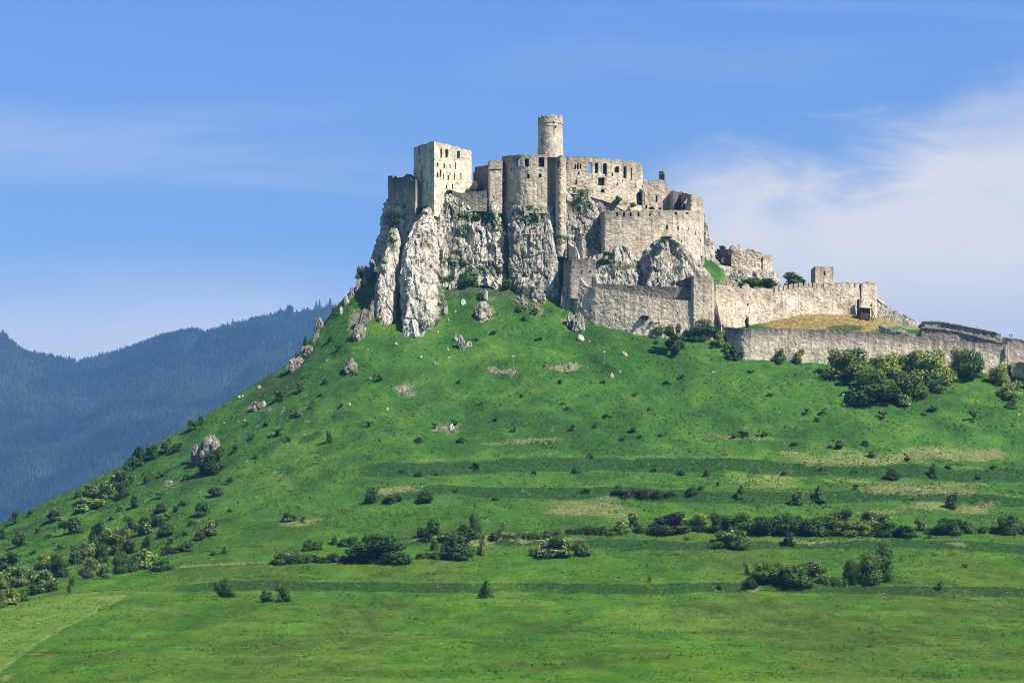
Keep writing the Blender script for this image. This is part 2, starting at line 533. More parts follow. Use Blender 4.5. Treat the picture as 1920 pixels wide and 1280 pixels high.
def build_terrain():
    xs = np.linspace(-430, 430, 1080)
    ys = np.concatenate([np.arange(-60, 300, 12.0), np.arange(300, 560, 2.0), np.arange(560, 800, 0.9), np.arange(800, 1075, 0.55), np.arange(1076, 1500, 8.0)])
    X, Yg = np.meshgrid(xs, ys, indexing='ij')
    x, y = X.ravel(), Yg.ravel()
    z = ground(x, y)
    P = np.stack([x, y, np.zeros_like(x)], -1)
    # tussocks and small hummocks
    near = sstep(y, 350, 520) * sstep(y, 1090, 1030)
    w1 = fbm(P / 1.6, 3, 31)
    w2 = fbm(P / 5.0, 2, 41)
    z = z + near * (w1 * (0.22 + 0.18 * sstep(y, 820, 900)) + w2 * 0.28)
    edge = np.minimum(sstep(np.abs(x), 430, 395), sstep(y, 1490, 1400)) * sstep(y, -60, -30)
    z = z * edge + -7.0 * (1 - edge)
    Yc = np.maximum(y, 200)
    px = 960 + FP * x / Yc
    py = HZ - FP * z / Yc
    # covers
    nb = fbm(P / 9.0, 3, 77)
    dry = np.zeros_like(x)
    wpx, wpy = px + 55 * fbm(P / 22.0, 4, 101), py + 16 * fbm(P / 12.0, 4, 103)
    for e in [(1800, 852, 105, 17), (1630, 856, 90, 11), (1495, 853, 34, 8), (1560, 862, 60, 10), (1740, 912, 110, 14), (1600, 905, 40, 8), (1105, 952, 78, 18), (1060, 944, 40, 8),
              (740, 924, 60, 6), (1440, 905, 80, 10), (1780, 950, 90, 9), (1650, 960, 60, 8), (980, 828, 75, 4.5), (1400, 822, 85, 4.5), (560, 975, 70, 4), (1810, 1020, 30, 5), (90, 1222, 18, 5), (18, 1270, 14, 5),
              (1550, 1015, 140, 3), (900, 1012, 200, 3), (1410, 1100, 20, 8)]:
        dry = np.maximum(dry, ell(wpx, wpy, *e, 0.8))
    dry = dry * (0.75 + 0.4 * nb)
    # rims of the terraces: a pale line of seeding grass over each bank
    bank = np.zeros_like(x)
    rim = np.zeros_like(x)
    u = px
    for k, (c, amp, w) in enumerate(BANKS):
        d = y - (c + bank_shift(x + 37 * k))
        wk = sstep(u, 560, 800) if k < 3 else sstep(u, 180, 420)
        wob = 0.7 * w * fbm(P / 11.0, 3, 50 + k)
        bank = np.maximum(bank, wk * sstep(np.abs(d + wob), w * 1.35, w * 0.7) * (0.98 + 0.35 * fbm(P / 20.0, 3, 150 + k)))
        rim = np.maximum(rim, wk * sstep(np.abs(d - w * 1.5 + wob), 2.2, 0.6) * (0.55 + 0.5 * nb))
    dry = np.maximum(dry, rim * 0.55)
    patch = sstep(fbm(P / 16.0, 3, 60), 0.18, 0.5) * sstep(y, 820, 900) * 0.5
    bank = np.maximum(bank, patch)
    # mown field corner at the lower left, with the wheel track round it
    ex = 232 - (py - 1110) * 1.58 + 14 * np.sin(py * 0.03)
    inside = (px < 245) * sstep(px, ex + 4, ex - 10) * sstep(py, 1096 + (230 - px) * 0.10, 1108 + (230 - px) * 0.12)
    mown = inside * (0.7 + 0.25 * nb)
    tr = np.abs(px - ex)
    track = sstep(tr, 9, 3) * sstep(py, 1102, 1115) * (px < 235)
    track = np.maximum(track, sstep(np.abs(px - (ex - 22)), 6, 2) * sstep(py, 1125, 1140) * (px < 235) * 0.6)
    pathline = sstep(np.abs(py - (1062 - (px - 330) * 0.055)), 3.2, 1.2) * sstep(px, 320, 350) * sstep(px, 560, 440)
    dry = np.maximum(dry, np.maximum(track * 0.5, pathline * 1.1))
    mown = np.maximum(mown, np.maximum(track * 1.2, 0.5 * sstep(fbm(P / 30.0, 3, 63), 0.1, 0.5) * sstep(y, 780, 640)))
    hay = np.zeros_like(x)
    hay = np.maximum(hay, ell(px, py, 1555, 604, 125, 22) * (y > 966) * (y < 1000))
    stone = np.zeros_like(x)
    wpx, wpy = px + 14 * fbm(P / 5.0, 4, 111), py + 12 * fbm(P / 4.0, 4, 113)
    for e in [(762, 730, 18, 14), (835, 802, 26, 7), (1062, 686, 36, 9), (925, 694, 20, 9), (955, 697, 16, 6), (905, 583, 18, 18), (1000, 565, 30, 10), (1010, 585, 12, 14), (1075, 605, 20, 16), (1385, 528, 45, 16), (1430, 536, 40, 12),
              (665, 600, 12, 26), (575, 660, 10, 14), (590, 625, 8, 18), (550, 682, 16, 12), (480, 762, 14, 8), (900, 545, 90, 10), (1000, 548, 60, 14), (505, 765, 8, 6), (320, 905, 16, 6), (1690, 612, 50, 6)]:
        stone = np.maximum(stone, ell(wpx, wpy, *e, 0.8) * 0.62)
    lw = sstep(px, 720, 560) * sstep(px, 150, 320) * sstep(y, 800, 900)
    stone = np.maximum(stone, lw * 0.62 * sstep(fbm(P / 3.0, 3, 71), 0.35, 0.7))
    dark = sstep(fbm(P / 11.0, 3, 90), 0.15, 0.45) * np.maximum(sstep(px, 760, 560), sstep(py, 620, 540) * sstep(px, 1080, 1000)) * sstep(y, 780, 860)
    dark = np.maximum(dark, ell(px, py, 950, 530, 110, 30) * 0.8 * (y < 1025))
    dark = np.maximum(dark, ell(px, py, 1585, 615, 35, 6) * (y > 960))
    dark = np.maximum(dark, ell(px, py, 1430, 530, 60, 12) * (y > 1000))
    one = np.ones_like(x)
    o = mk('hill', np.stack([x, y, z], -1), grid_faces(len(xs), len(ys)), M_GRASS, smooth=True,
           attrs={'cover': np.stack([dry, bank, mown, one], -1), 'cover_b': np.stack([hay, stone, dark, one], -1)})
    tag(o, 'green grassy castle hill with terraced meadow at its foot', kind='structure')
    # the plain all round
    a = 14000.0
    V = np.array([(-a, -1500, -7.5), (a, -1500, -7.5), (a, 16000, -7.5), (-a, 16000, -7.5)])
    g = mk('ground', V, np.array([[0, 1, 2, 3]]), M_GRASS)
    tag(g, 'flat green plain stretching away round the hill', kind='structure')


build_terrain()

# ------------------------------------------------------------------ wooded mountains behind
RIDGE = [(-1800, 690), (-900, 640), (-500, 660), (-250, 570), (-80, 560), (0, 622), (20, 642), (50, 665), (100, 672), (150, 681), (200, 668), (260, 650), (300, 634), (340, 624), (372, 620), (382, 628), (430, 614), (480, 601), (520, 592), (560, 584), (600, 577), (640, 571), (760, 580), (1000, 700), (1300, 800), (1700, 900), (2600, 1050), (4000, 1150)]
MY = 9500.0


def mountain_z(x, y):
    u = 960 + FP * x / MY
    r = np.interp(u, [a[0] for a in RIDGE], [a[1] for a in RIDGE])
    zr = (HZ - r) * MY / FP
    d = MY - y
    P = np.stack([x, y, np.zeros_like(x)], -1)
    t = np.clip(d / 4600.0, -1, 1)
    front = zr * (1 - np.abs(t)) ** 1.25
    rav = ridged(P / np.array([520.0, 900.0, 1.0]), 3, 12) * 120.0 + fbm(P / 260.0, 3, 15) * 45
    amt = np.clip(np.abs(d) / 500.0, 0, 1) * np.clip(1.1 - np.abs(t), 0, 1)
    return front + rav * amt - 9.0 * (np.abs(t) > 0.995)


def forest_materials():
    m, N, b = new_mat('spruce_forest', 0.9, 0.1)
    oi = N.n('ShaderNodeNewGeometry')
    pos = oi.outputs['Position']
    n = N.noise(pos, 0.0035, 3.0, 0.55)
    f = N.noise(pos, 0.06, 3.0, 0.6)
    c = N.ramp(N.math('ADD', N.math('MULTIPLY', n, 0.6), N.math('MULTIPLY', f, 0.4)), [(0.36, (0.004, 0.010, 0.006)), (0.47, (0.010, 0.023, 0.010)), (0.57, (0.026, 0.048, 0.015)), (0.68, (0.060, 0.090, 0.026))])
    c = N.mix(0.35, c, N.mix(1.0, c, N.ramp(f, [(0.3, 0.4), (0.7, 1.8)]), 'MULTIPLY'))
    N.t.links.new(c, b.inputs['Base Color'])
    m2, N2, b2 = new_mat('mountain_meadow', 0.95, 0.1)
    g2 = N2.n('ShaderNodeNewGeometry').outputs['Position']
    c2 = N2.ramp(N2.noise(g2, 0.01, 4.0, 0.6), [(0.35, (0.01, 0.022, 0.010)), (0.65, (0.025, 0.045, 0.015))])
    N2.t.links.new(c2, b2.inputs['Base Color'])
    return m, m2


M_FOREST, M_MTN = forest_materials()


def cones(P, H, R, seed, tiers=2):
    """many small conifers as one array: 6-sided stacked cones"""
    n = len(P)
    r_ = np.random.default_rng(seed)
    k = 5
    ang = np.arange(k) * 2 * math.pi / k
    a0 = r_.random(n) * 6.28
    V = []
    F = []
    base = 0
    for t in range(tiers):
        z0, z1 = (0.05 + 0.38 * t, 0.62 + 0.38 * t) if tiers > 1 else (0.02, 1.0)
        rr = R * (1.0 - 0.42 * t)
        ring = np.stack([P[:, None, 0] + rr[:, None] * np.cos(ang + a0[:, None]) * (0.75 + 0.5 * r_.random((n, k))),
                         P[:, None, 1] + rr[:, None] * np.sin(ang + a0[:, None]) * (0.75 + 0.5 * r_.random((n, k))),
                         P[:, None, 2] + H[:, None] * z0 + 0 * ang], -1)
        tip = np.stack([P[:, 0] + 0.05 * rr * r_.standard_normal(n), P[:, 1], P[:, 2] + H * z1], -1)[:, None, :]
        blk = np.concatenate([ring, tip], 1)
        V.append(blk.reshape(-1, 3))
        i0 = base + np.arange(n)[:, None] * (k + 1)
        j = np.arange(k)[None, :]
        F.append(np.stack([i0 + j, i0 + (j + 1) % k, i0 + k + 0 * j], -1).reshape(-1, 3))
        base += n * (k + 1)
    return np.concatenate(V), np.concatenate(F)


def build_mountains():
    xs = np.linspace(-7000, 5600, 420)
    ys = np.linspace(4800, 14000, 260)
    X, Yg = np.meshgrid(xs, ys, indexing='ij')
    x, y = X.ravel(), Yg.ravel()
    z = mountain_z(x, y)
    o = mk('mountains', np.stack([x, y, z], -1), grid_faces(len(xs), len(ys)), M_MTN, smooth=True)
    tag(o, 'blue hazy mountain ridge far behind the castle hill', kind='structure')
    # forest: jittered positions where the photo can see, sparser beside it
    r_ = np.random.default_rng(3)
    n = 92000
    u = r_.uniform(-750, 900, n)
    y = MY - (r_.random(n) ** 1.15) * 2600 + 40
    x = (u - 960) * MY / FP * (y / MY) ** 0.6
    z = mountain_z(x, y)
    py = HZ - FP * z / y
    uu = 960 + FP * x / y
    keep = (py < 1060) & ~((uu > 545) & (y > MY - 60)) 
    x, y, z = x[keep], y[keep], z[keep]
    H = r_.uniform(14, 26, len(x)) * (1 + 0.25 * (r_.random(len(x)) > 0.93))
    V, F = cones(np.stack([x, y, z - 1.0], -1), H, H * r_.uniform(0.17, 0.30, len(x)), 5)
    o = mk('forest', V, F, M_FOREST)
    tag(o, 'dense dark spruce forest covering the far mountainside', 'forest', kind='stuff')
    # single trees that stand out along the bare crest
    spr = [(526, 575, 'pointed spruce left of the bushy treetop on the crest', 1.0, 0), (543, 571, 'broad bushy treetop, the widest on the bare crest', 1.9, 1), (570, 574, 'short pointed spruce of the close pair on the crest', 0.8, 0), (577, 576, 'short rounded tree of the close pair on the crest', 1.3, 1),
           (593, 562, 'slim spruce, left one of the tall pair on the crest', 0.8, 0), (599, 560, 'slim spruce, right one of the tall pair on the crest', 0.8, 0), (613, 565, 'small thin spruce beside the tallest crest spruce', 0.6, 0), (619, 557, 'tallest slim spruce, nearest the castle hill on the crest', 1.0, 0),
           (436, 597, 'lone tall spruce above the middle of the wooded ridge', 0.9, 0)]
    for px, py, lab, wd, kind in spr:
        yy = MY - 5.0
        xx = (px - 960) * yy / FP
        zz = float(mountain_z(np.array([xx]), np.array([yy]))[0]) - 4.0
        hh = (HZ - py) * yy / FP - zz + 1.5
        e = empty('far_tree' if kind else 'spruce_tree', (xx, yy, zz - 1.5), lab, 'tree', 'trees standing out on the far crest')
        a = np.linspace(0, 2 * math.pi, 9)[:-1]
        Vt, Ft = [], []
        nt = 6
        for t in range(nt):
            f0 = 0.08 + 0.9 * t / nt
            rad = hh * 0.30 * wd * ((1 - f0) ** 0.9 + 0.03) if not kind else hh * 0.24 * wd * math.sqrt(max(0.05, 1 - (f0 * 1.5 - 0.75) ** 2 / 0.7))
            b0 = len(Vt)
            for q in a:
                k = rad * r_.uniform(0.75, 1.15)
                Vt.append((k * math.cos(q), k * math.sin(q), f0 * hh))
            Vt.append((0, 0, min(1.0, f0 + 1.6 / nt) * hh))
            Ft += [(b0 + i, b0 + (i + 1) % 8, b0 + 8) for i in range(8)]
        c = mk('crown', np.array(Vt) + np.array(e.location), np.array(Ft), M_FOREST, e, loc=None)
        Vt2 = [(0.5 * math.cos(q), 0.5 * math.sin(q), h) for h in (0, hh * 0.3) for q in a]
        mk('trunk', np.array(Vt2) + np.array(e.location), np.array([(i, (i + 1) % 8, 8 + (i + 1) % 8, 8 + i) for i in range(8)]), M_MTN, e)


build_mountains()
# ------------------------------------------------------------------ stone materials
def stone_mat(name, cols, cell=1.25, streak=0.0, warm=0.25, bumpd=0.24, contrast=1.0, patch=(0.42, 0.30, 0.18)):
    m, N, b = new_mat(name, 0.92, 0.15)
    pos = N.n('ShaderNodeNewGeometry').outputs['Position']
    wob = N.n('ShaderNodeTexNoise', {'Vector': pos, 'Scale': 0.8, 'Detail': 2.0})
    p2 = N.n('ShaderNodeVectorMath', {0: pos, 1: N.scale(wob.outputs[1], (0.5, 0.5, 0.35))}, operation='ADD').outputs[0]
    vc = N.n('ShaderNodeTexVoronoi', {'Vector': N.scale(p2, (1.0, 1.0, 1.55)), 'Scale': cell})
    cellv = N.n('ShaderNodeSeparateColor', {0: vc.outputs[1]}).outputs[0]
    big = N.noise(pos, 0.11, 4.0, 0.6, 0.4)
    mid = N.noise(pos, 0.55, 4.0, 0.65)
    fin = N.noise(pos, 2.4, 3.0, 0.7)
    v = N.math('ADD', N.math('MULTIPLY', cellv, 0.20), N.math('ADD', N.math('MULTIPLY', mid, 0.40), N.math('MULTIPLY', fin, 0.40)))
    c = N.ramp(v, [(0.30, cols[0]), (0.48, cols[1]), (0.68, cols[2])])
    c = N.mix(N.math('MULTIPLY', N.ramp(big, [(0.52, 0.0), (0.68, 1.0)]), warm), c, patch)
    c = N.mix(1.0, c, N.ramp(N.noise(pos, 0.3, 3.0, 0.6), [(0.3, 0.72), (0.7, 1.18)]), 'MULTIPLY')
    pls = N.noise(N.scale(pos, (1.0, 1.0, 0.8)), 0.17, 5.0, 0.6, 0.6)
    c = N.mix(N.math('MULTIPLY', N.ramp(pls, [(0.54, 0.0), (0.575, 1.0)]), 0.55), c, (cols[2][0] * 1.02, cols[2][1] * 0.98, cols[2][2] * 0.94))
    run = N.noise(N.scale(pos, (0.9, 0.9, 0.05)), 1.0, 4.0, 0.6)
    c = N.mix(1.0, c, N.ramp(run, [(0.33, 0.55), (0.44, 1.0)]), 'MULTIPLY')
    # rain streaks running down from the wall head
    sp = N.scale(pos, (0.75, 0.75, 0.035))
    st = N.noise(sp, 1.0, 3.0, 0.6)
    va = N.n('ShaderNodeVertexColor', layer_name='cover')
    sa = N.n('ShaderNodeSeparateColor', {0: va.outputs[0]})
    dep = N.n('ShaderNodeMapRange', {0: N.math('SUBTRACT', sa.outputs[1], N.math('MULTIPLY', N.math('SUBTRACT', st, 0.5), 1.6)), 1: 0.0, 2: 0.9, 3: 1.0, 4: 0.0}).outputs[0]
    c = N.mix(N.math('MULTIPLY', dep, streak), c, (0.085, 0.08, 0.08))
    thin = N.ramp(N.noise(N.scale(pos, (0.5, 0.5, 0.05)), 1.0, 4.0, 0.65), [(0.32, 0.62), (0.5, 1.0)])
    c = N.mix(0.5 * contrast, c, N.mix(1.0, c, thin, 'MULTIPLY'))
    gap = N.ramp(vc.outputs[0], [(0.45, 1.0), (0.8, 0.86)])
    c = N.mix(1.0, c, gap, 'MULTIPLY')
    green = N.math('MULTIPLY', sa.outputs[2], N.ramp(mid, [(0.42, 0.0), (0.55, 1.0)]))
    c = N.mix(green, c, (0.04, 0.085, 0.02))
    N.t.links.new(c, b.inputs['Base Color'])
    h = N.math('ADD', N.math('MULTIPLY', cellv, 0.5), N.math('ADD', N.math('MULTIPLY', fin, 0.5), mid))
    bump(N, b, h, 0.9, bumpd)
    return m


def rock_mat(name, cols, dark=(0.07, 0.07, 0.07)):
    m, N, b = new_mat(name, 0.93, 0.12)
    geo = N.n('ShaderNodeNewGeometry')
    pos = geo.outputs['Position']
    v1 = N.noise(N.scale(pos, (1.0, 1.0, 0.45)), 0.22, 6.0, 0.68, 0.7)
    v2 = N.noise(N.scale(pos, (1.0, 1.0, 0.7)), 1.1, 5.0, 0.72, 0.4)
    v3 = N.noise(pos, 0.07, 3.0, 0.5)
    v = N.math('ADD', N.math('MULTIPLY', v1, 0.55), N.math('MULTIPLY', v2, 0.45))
    c = N.ramp(v, [(0.30, cols[0]), (0.42, cols[1]), (0.53, cols[2]), (0.66, cols[3])])
    och = N.math('MULTIPLY', N.ramp(N.noise(pos, 0.16, 4.0, 0.6), [(0.55, 0.0), (0.68, 1.0)]), 0.45)
    c = N.mix(och, c, (0.34, 0.23, 0.13))
    crack = N.n('ShaderNodeTexVoronoi', {'Vector': N.scale(N.n('ShaderNodeVectorMath', {0: pos, 1: N.scale(N.n('ShaderNodeTexNoise', {'Vector': pos, 'Scale': 0.35, 'Detail': 3.0}).outputs[1], (2.5, 2.5, 2.5))}, operation='ADD').outputs[0], (1.0, 1.0, 0.5)), 'Scale': 0.42}, feature='DISTANCE_TO_EDGE')
    c = N.mix(1.0, c, N.ramp(crack.outputs[0], [(0.0, 0.55), (0.05, 1.0)]), 'MULTIPLY')
    crv = N.noise(N.scale(pos, (1.0, 1.0, 0.32)), 0.55, 6.0, 0.75, 1.2)
    c = N.mix(1.0, c, N.ramp(crv, [(0.40, 0.42), (0.485, 1.0), (0.60, 1.12)]), 'MULTIPLY')
    stn = N.noise(N.scale(pos, (0.55, 0.55, 0.045)), 1.0, 5.0, 0.62, 0.3)
    c = N.mix(1.0, c, N.ramp(stn, [(0.36, 0.55), (0.47, 1.0), (0.62, 1.18)]), 'MULTIPLY')
    va = N.n('ShaderNodeVertexColor', layer_name='cover')
    sa = N.n('ShaderNodeSeparateColor', {0: va.outputs[0]})
    nz = N.n('ShaderNodeSeparateXYZ', {0: geo.outputs['Normal']}).outputs[2]
    led = N.n('ShaderNodeMapRange', {0: N.math('ADD', nz, N.math('MULTIPLY', N.math('SUBTRACT', v2, 0.5), 1.2)), 1: 0.45, 2: 0.75, 3: 0.0, 4: 1.0}).outputs[0]
    mossf = N.math('MULTIPLY', led, N.ramp(v3, [(0.40, 0.0), (0.55, 0.8)]))
    gf = N.math('MULTIPLY', sa.outputs[2], N.ramp(v2, [(0.40, 0.0), (0.52, 1.0)]))
    gc = N.ramp(v1, [(0.35, (0.02, 0.045, 0.012)), (0.65, (0.06, 0.11, 0.025))])
    c = N.mix(N.math('MAXIMUM', mossf, gf), c, gc)
    c = N.mix(N.math('MULTIPLY', sa.outputs[0], 0.85), c, dark)
    N.t.links.new(c, b.inputs['Base Color'])
    h = N.math('ADD', v1, N.math('MULTIPLY', v2, 1.0))
    bump(N, b, h, 1.0, 0.5)
    return m


M_PALE = stone_mat('pale_plaster_masonry', [(0.34, 0.27, 0.19), (0.66, 0.59, 0.47), (0.80, 0.74, 0.62)], 0.9, 0.25, 0.5, 0.25, 0.8)
M_MAS = stone_mat('beige_masonry', [(0.31, 0.265, 0.21), (0.51, 0.445, 0.355), (0.69, 0.615, 0.50)], 1.25, 0.45, 0.25)
M_MASL = stone_mat('pale_limestone_masonry', [(0.34, 0.285, 0.215), (0.63, 0.545, 0.425), (0.80, 0.72, 0.59)], 1.1, 0.3, 0.45, 0.45, 1.0, (0.36, 0.24, 0.13))  # lighter, warmer stone than the beige masonry
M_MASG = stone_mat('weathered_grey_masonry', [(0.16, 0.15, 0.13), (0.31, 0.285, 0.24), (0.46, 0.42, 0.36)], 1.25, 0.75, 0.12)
M_MAST = stone_mat('streaked_outer_wall_masonry', [(0.33, 0.285, 0.225), (0.55, 0.485, 0.39), (0.73, 0.665, 0.55)], 1.2, 0.85, 0.2)
M_DARKS = stone_mat('shade_dark_masonry', [(0.04, 0.042, 0.045), (0.10, 0.10, 0.10), (0.17, 0.16, 0.15)], 1.2, 0.3, 0.05)  # shade of left-facing and inner walls put into the stone colour; also chimneys
M_ROCK = rock_mat('white_limestone', [(0.16, 0.148, 0.125), (0.39, 0.36, 0.31), (0.59, 0.555, 0.485), (0.76, 0.725, 0.655)])
M_ROCKG = rock_mat('grey_limestone', [(0.11, 0.105, 0.095), (0.27, 0.255, 0.23), (0.43, 0.405, 0.365), (0.62, 0.59, 0.53)])
M_ROCKD = rock_mat('lichen_grey_limestone', [(0.07, 0.068, 0.055), (0.17, 0.16, 0.13), (0.30, 0.28, 0.235), (0.50, 0.47, 0.40)])
M_VOID, _N, _b = new_mat('interior_darkness', 1.0, 0.0)  # near-black panels: the darkness behind openings is put into this colour
_b.inputs['Base Color'].default_value = (0.018, 0.017, 0.02, 1)
M_WOOD, _N, _b = new_mat('weathered_wood', 0.9, 0.1)
_p = _N.n('ShaderNodeNewGeometry').outputs['Position']
_N.t.links.new(_N.ramp(_N.noise(_N.scale(_p, (6, 6, 0.6)), 1.0, 3.0), [(0.3, (0.035, 0.025, 0.018)), (0.7, (0.11, 0.08, 0.055))]), _b.inputs['Base Color'])
M_METAL, _N, _b = new_mat('galvanised_metal', 0.5, 0.5)
_b.inputs['Base Color'].default_value = (0.35, 0.36, 0.37, 1)
M_WHITE, _N, _b = new_mat('white_painted_metal', 0.5, 0.4)
_b.inputs['Base Color'].default_value = (0.8, 0.8, 0.8, 1)


def w4(pts):
    """(px, Y, py_top, py_bottom) -> world x, y, z_top, z_bottom"""
    return np.array([((p[0] - 960) * p[1] / FP, p[1], (HZ - p[2]) * p[1] / FP, (HZ - p[3]) * p[1] / FP) for p in pts], float)


def smooth_path(P, closed=False, it=3):
    P = np.asarray(P, float)
    for _ in range(it):
        if closed:
            A, B = P, np.roll(P, -1, 0)
            P = np.stack([0.75 * A + 0.25 * B, 0.25 * A + 0.75 * B], 1).reshape(-1, P.shape[1])
        else:
            A, B = P[:-1], P[1:]
            Q = np.stack([0.75 * A + 0.25 * B, 0.25 * A + 0.75 * B], 1).reshape(-1, P.shape[1])
            P = np.concatenate([P[:1], Q[1:-1], P[-1:]])
    return P


def resample(P, step, closed=False):
    if closed:
        P = np.concatenate([P, P[:1]])
    d = np.linalg.norm(np.diff(P[:, :2], axis=0), axis=1)
    s = np.concatenate([[0], np.cumsum(d)])
    n = max(3, int(round(s[-1] / step)))
    ss = np.linspace(0, s[-1], n + 1)
    if closed:
        ss = ss[:-1]
    return np.stack([np.interp(ss, s, P[:, k]) for k in range(P.shape[1])], 1), ss


def wall(name, pts, mat, label=None, cat='wall', group=None, parent=None, th=1.6, step=0.4, holes=(), gaps=(), rough=0.10, bulge=0.25,
         closed=False, curved=False, batter=0.0, top=0.25, green=(), world_pts=False, root=None, winname='window', seed=0, moss_top=0.0):
    P = np.asarray(pts, float) if world_pts else w4(pts)
    if curved:
        P = smooth_path(P, closed)
    Q, ss = resample(P, step, closed)
    n = len(Q)
    if closed:
        T = np.roll(Q[:, :2], -1, 0) - np.roll(Q[:, :2], 1, 0)
    else:
        T = np.gradient(Q[:, :2], axis=0)
    T /= np.maximum(np.linalg.norm(T, axis=1, keepdims=True), 1e-9)
    Nn = np.stack([T[:, 1], -T[:, 0]], 1)
    Hm = (Q[:, 2] - Q[:, 3]).max()
    nv = max(2, int(round(Hm / step))) + 1
    t = np.linspace(0, 1, nv)
    tz = Q[:, 2] + top * (vnoise(np.stack([ss / 1.3, 0 * ss + seed, 0 * ss], -1), 3) + 0.7 * vnoise(np.stack([ss / 4.0, 0 * ss + seed, 0 * ss], -1), 4))
    Z = Q[:, 3][:, None] + (tz - Q[:, 3])[:, None] * t[None, :]
    off = batter * (1 - t[None, :]) * np.ones((n, 1))
    X = Q[:, 0][:, None] + Nn[:, 0][:, None] * off
    Y = Q[:, 1][:, None] + Nn[:, 1][:, None] * off
    Po = np.stack([X, Y, Z], -1).reshape(-1, 3)
    nr = np.repeat(Nn, nv, 0)
    dsp = rough * (vnoise(Po / 0.85, 5 + seed) + 0.7 * vnoise(Po / 0.45, 6 + seed)) + bulge * fbm(Po / np.array([5.0, 5.0, 9.0]), 3, 8 + seed)
    O = Po + np.concatenate([nr * dsp[:, None], np.zeros((len(Po), 1))], 1)
    I = np.stack([(Q[:, 0] - Nn[:, 0] * th)[:, None] + 0 * Z, (Q[:, 1] - Nn[:, 1] * th)[:, None] + 0 * Z, Z], -1).reshape(-1, 3)
    ni = n if closed else n - 1
    iu = np.arange(ni)
    jv = np.arange(nv - 1)
    A, B = np.meshgrid(iu, jv, indexing='ij')
    A2 = (A + 1) % n
    c00, c10, c11, c01 = A * nv + B, A2 * nv + B, A2 * nv + B + 1, A * nv + B + 1
    cen = (Po[c00] + Po[c10] + Po[c11] + Po[c01]) / 4
    cpx = 960 + FP * cen[..., 0] / cen[..., 1]
    cpy = HZ - FP * cen[..., 2] / cen[..., 1]
    front = (Nn[A, 1] < 0.25)
    solid = np.ones(A.shape, bool)
    for h in holes:
        hx, hy, hw, hh = h[0], h[1], h[2] * 1.12, h[3] * 1.06
        arch = 'a' in h[4]
        ax, ay = np.abs(cpx - hx), cpy - hy
        ins = (ax < hw / 2) & (np.abs(ay) < hh / 2)
        if arch:
            r = hw / 2
            k = ay < (-hh / 2 + r)
            ins &= ~(k & ((ax ** 2 + (ay + hh / 2 - r) ** 2) > r * r))
        solid &= ~(ins & front)
    for g0, g1_, dep in gaps:
        ztp = (HZ - FP * (tz[A] + 0 * B) / cen[..., 1])
        solid &= ~((cpx > g0) & (cpx < g1_) & (cpy < ztp + dep) & front)
    no = len(O)
    F = [np.stack([c00, c10, c11, c01], -1)[solid], np.stack([c01, c11, c10, c00], -1)[solid] + no]
    # side faces where the neighbour is missing
    def nb(di, dj):
        S = np.zeros_like(solid)
        if di == 1:
            S[:-1] = solid[1:]
            if closed: S[-1] = solid[0]
        elif di == -1:
            S[1:] = solid[:-1]
            if closed: S[0] = solid[-1]
        elif dj == 1:
            S[:, :-1] = solid[:, 1:]
        else:
            S[:, 1:] = solid[:, :-1]
        return S
    for (di, dj, a, b_) in ((1, 0, c10, c11), (-1, 0, c01, c00), (0, 1, c11, c01), (0, -1, c00, c10)):
        k = solid & ~nb(di, dj)
        if k.any():
            F.append(np.stack([a[k], a[k] + no, b_[k] + no, b_[k]], -1))
    V = np.concatenate([O, I])
    dt = ((tz[:, None] - Z) / 7.0).ravel()
    ppx = 960 + FP * Po[:, 0] / Po[:, 1]
    ppy = HZ - FP * Po[:, 2] / Po[:, 1]
    gr = np.zeros(len(Po))
    for e in green:
        gr = np.maximum(gr, ell(ppx, ppy, *e))
    gr = np.maximum(gr, moss_top * np.clip(1 - dt * 7.0, 0, 1))
    at_ = np.stack([np.tile(t, n), np.clip(dt, 0, 2), gr, np.ones(len(Po))], -1)
    base = root.location if root is not None else (parent.location if parent is not None else (Q[n // 2, 0], Q[n // 2, 1], Q[:, 3].min()))
    wins = [h for h in holes if 's' not in h[4]]
    if parent is None and root is None and wins:
        root = empty(name, base, label, cat, group)
        o = mk('wall', V, np.concatenate(F), mat, root, attrs={'cover': np.concatenate([at_, at_])})
        ret = root
    elif parent is not None or root is not None:
        root = parent or root
        o = mk(name, V, np.concatenate(F), mat, root, attrs={'cover': np.concatenate([at_, at_])})
        ret = o
    else:
        o = mk(name, V, np.concatenate(F), mat, None, attrs={'cover': np.concatenate([at_, at_])}, loc=base)
        tag(o, label, cat, group)
        ret = o
    for h in wins:
        hx, hy, hw, hh = h[:4]
        qx = 960 + FP * Q[:, 0] / Q[:, 1]
        d = np.abs(qx - hx) + 1000 * (Nn[:, 1] > 0.25)
        i = int(np.argmin(d))
        y0 = Q[i, 1]
        z0 = (HZ - hy) * y0 / FP
        wm = hw * y0 / FP / max(0.35, abs(T[i, 0])) + 0.7
        hm = hh * y0 / FP + 0.7
        dep = min(1.0, th - 0.35)
        tt, nn = T[i], Nn[i]
        tf = (z0 - Q[i, 3]) / max(0.1, Q[i, 2] - Q[i, 3])
        ob = batter * (1 - tf)
        vs = []
        for a_ in (-1, 1):
            for b_ in (0, 1):
                for c_ in (-1, 1):
                    dd = ob - dep - b_ * 0.2
                    vs.append((Q[i, 0] + tt[0] * a_ * wm / 2 + nn[0] * dd, y0 + tt[1] * a_ * wm / 2 + nn[1] * dd, z0 + c_ * hm / 2))
        wob_ = mk(h[5] if len(h) > 5 else winname, np.array(vs), np.array([(0, 1, 3, 2), (4, 6, 7, 5), (0, 4, 5, 1), (2, 3, 7, 6), (0, 2, 6, 4), (1, 5, 7, 3)]), M_VOID, root)
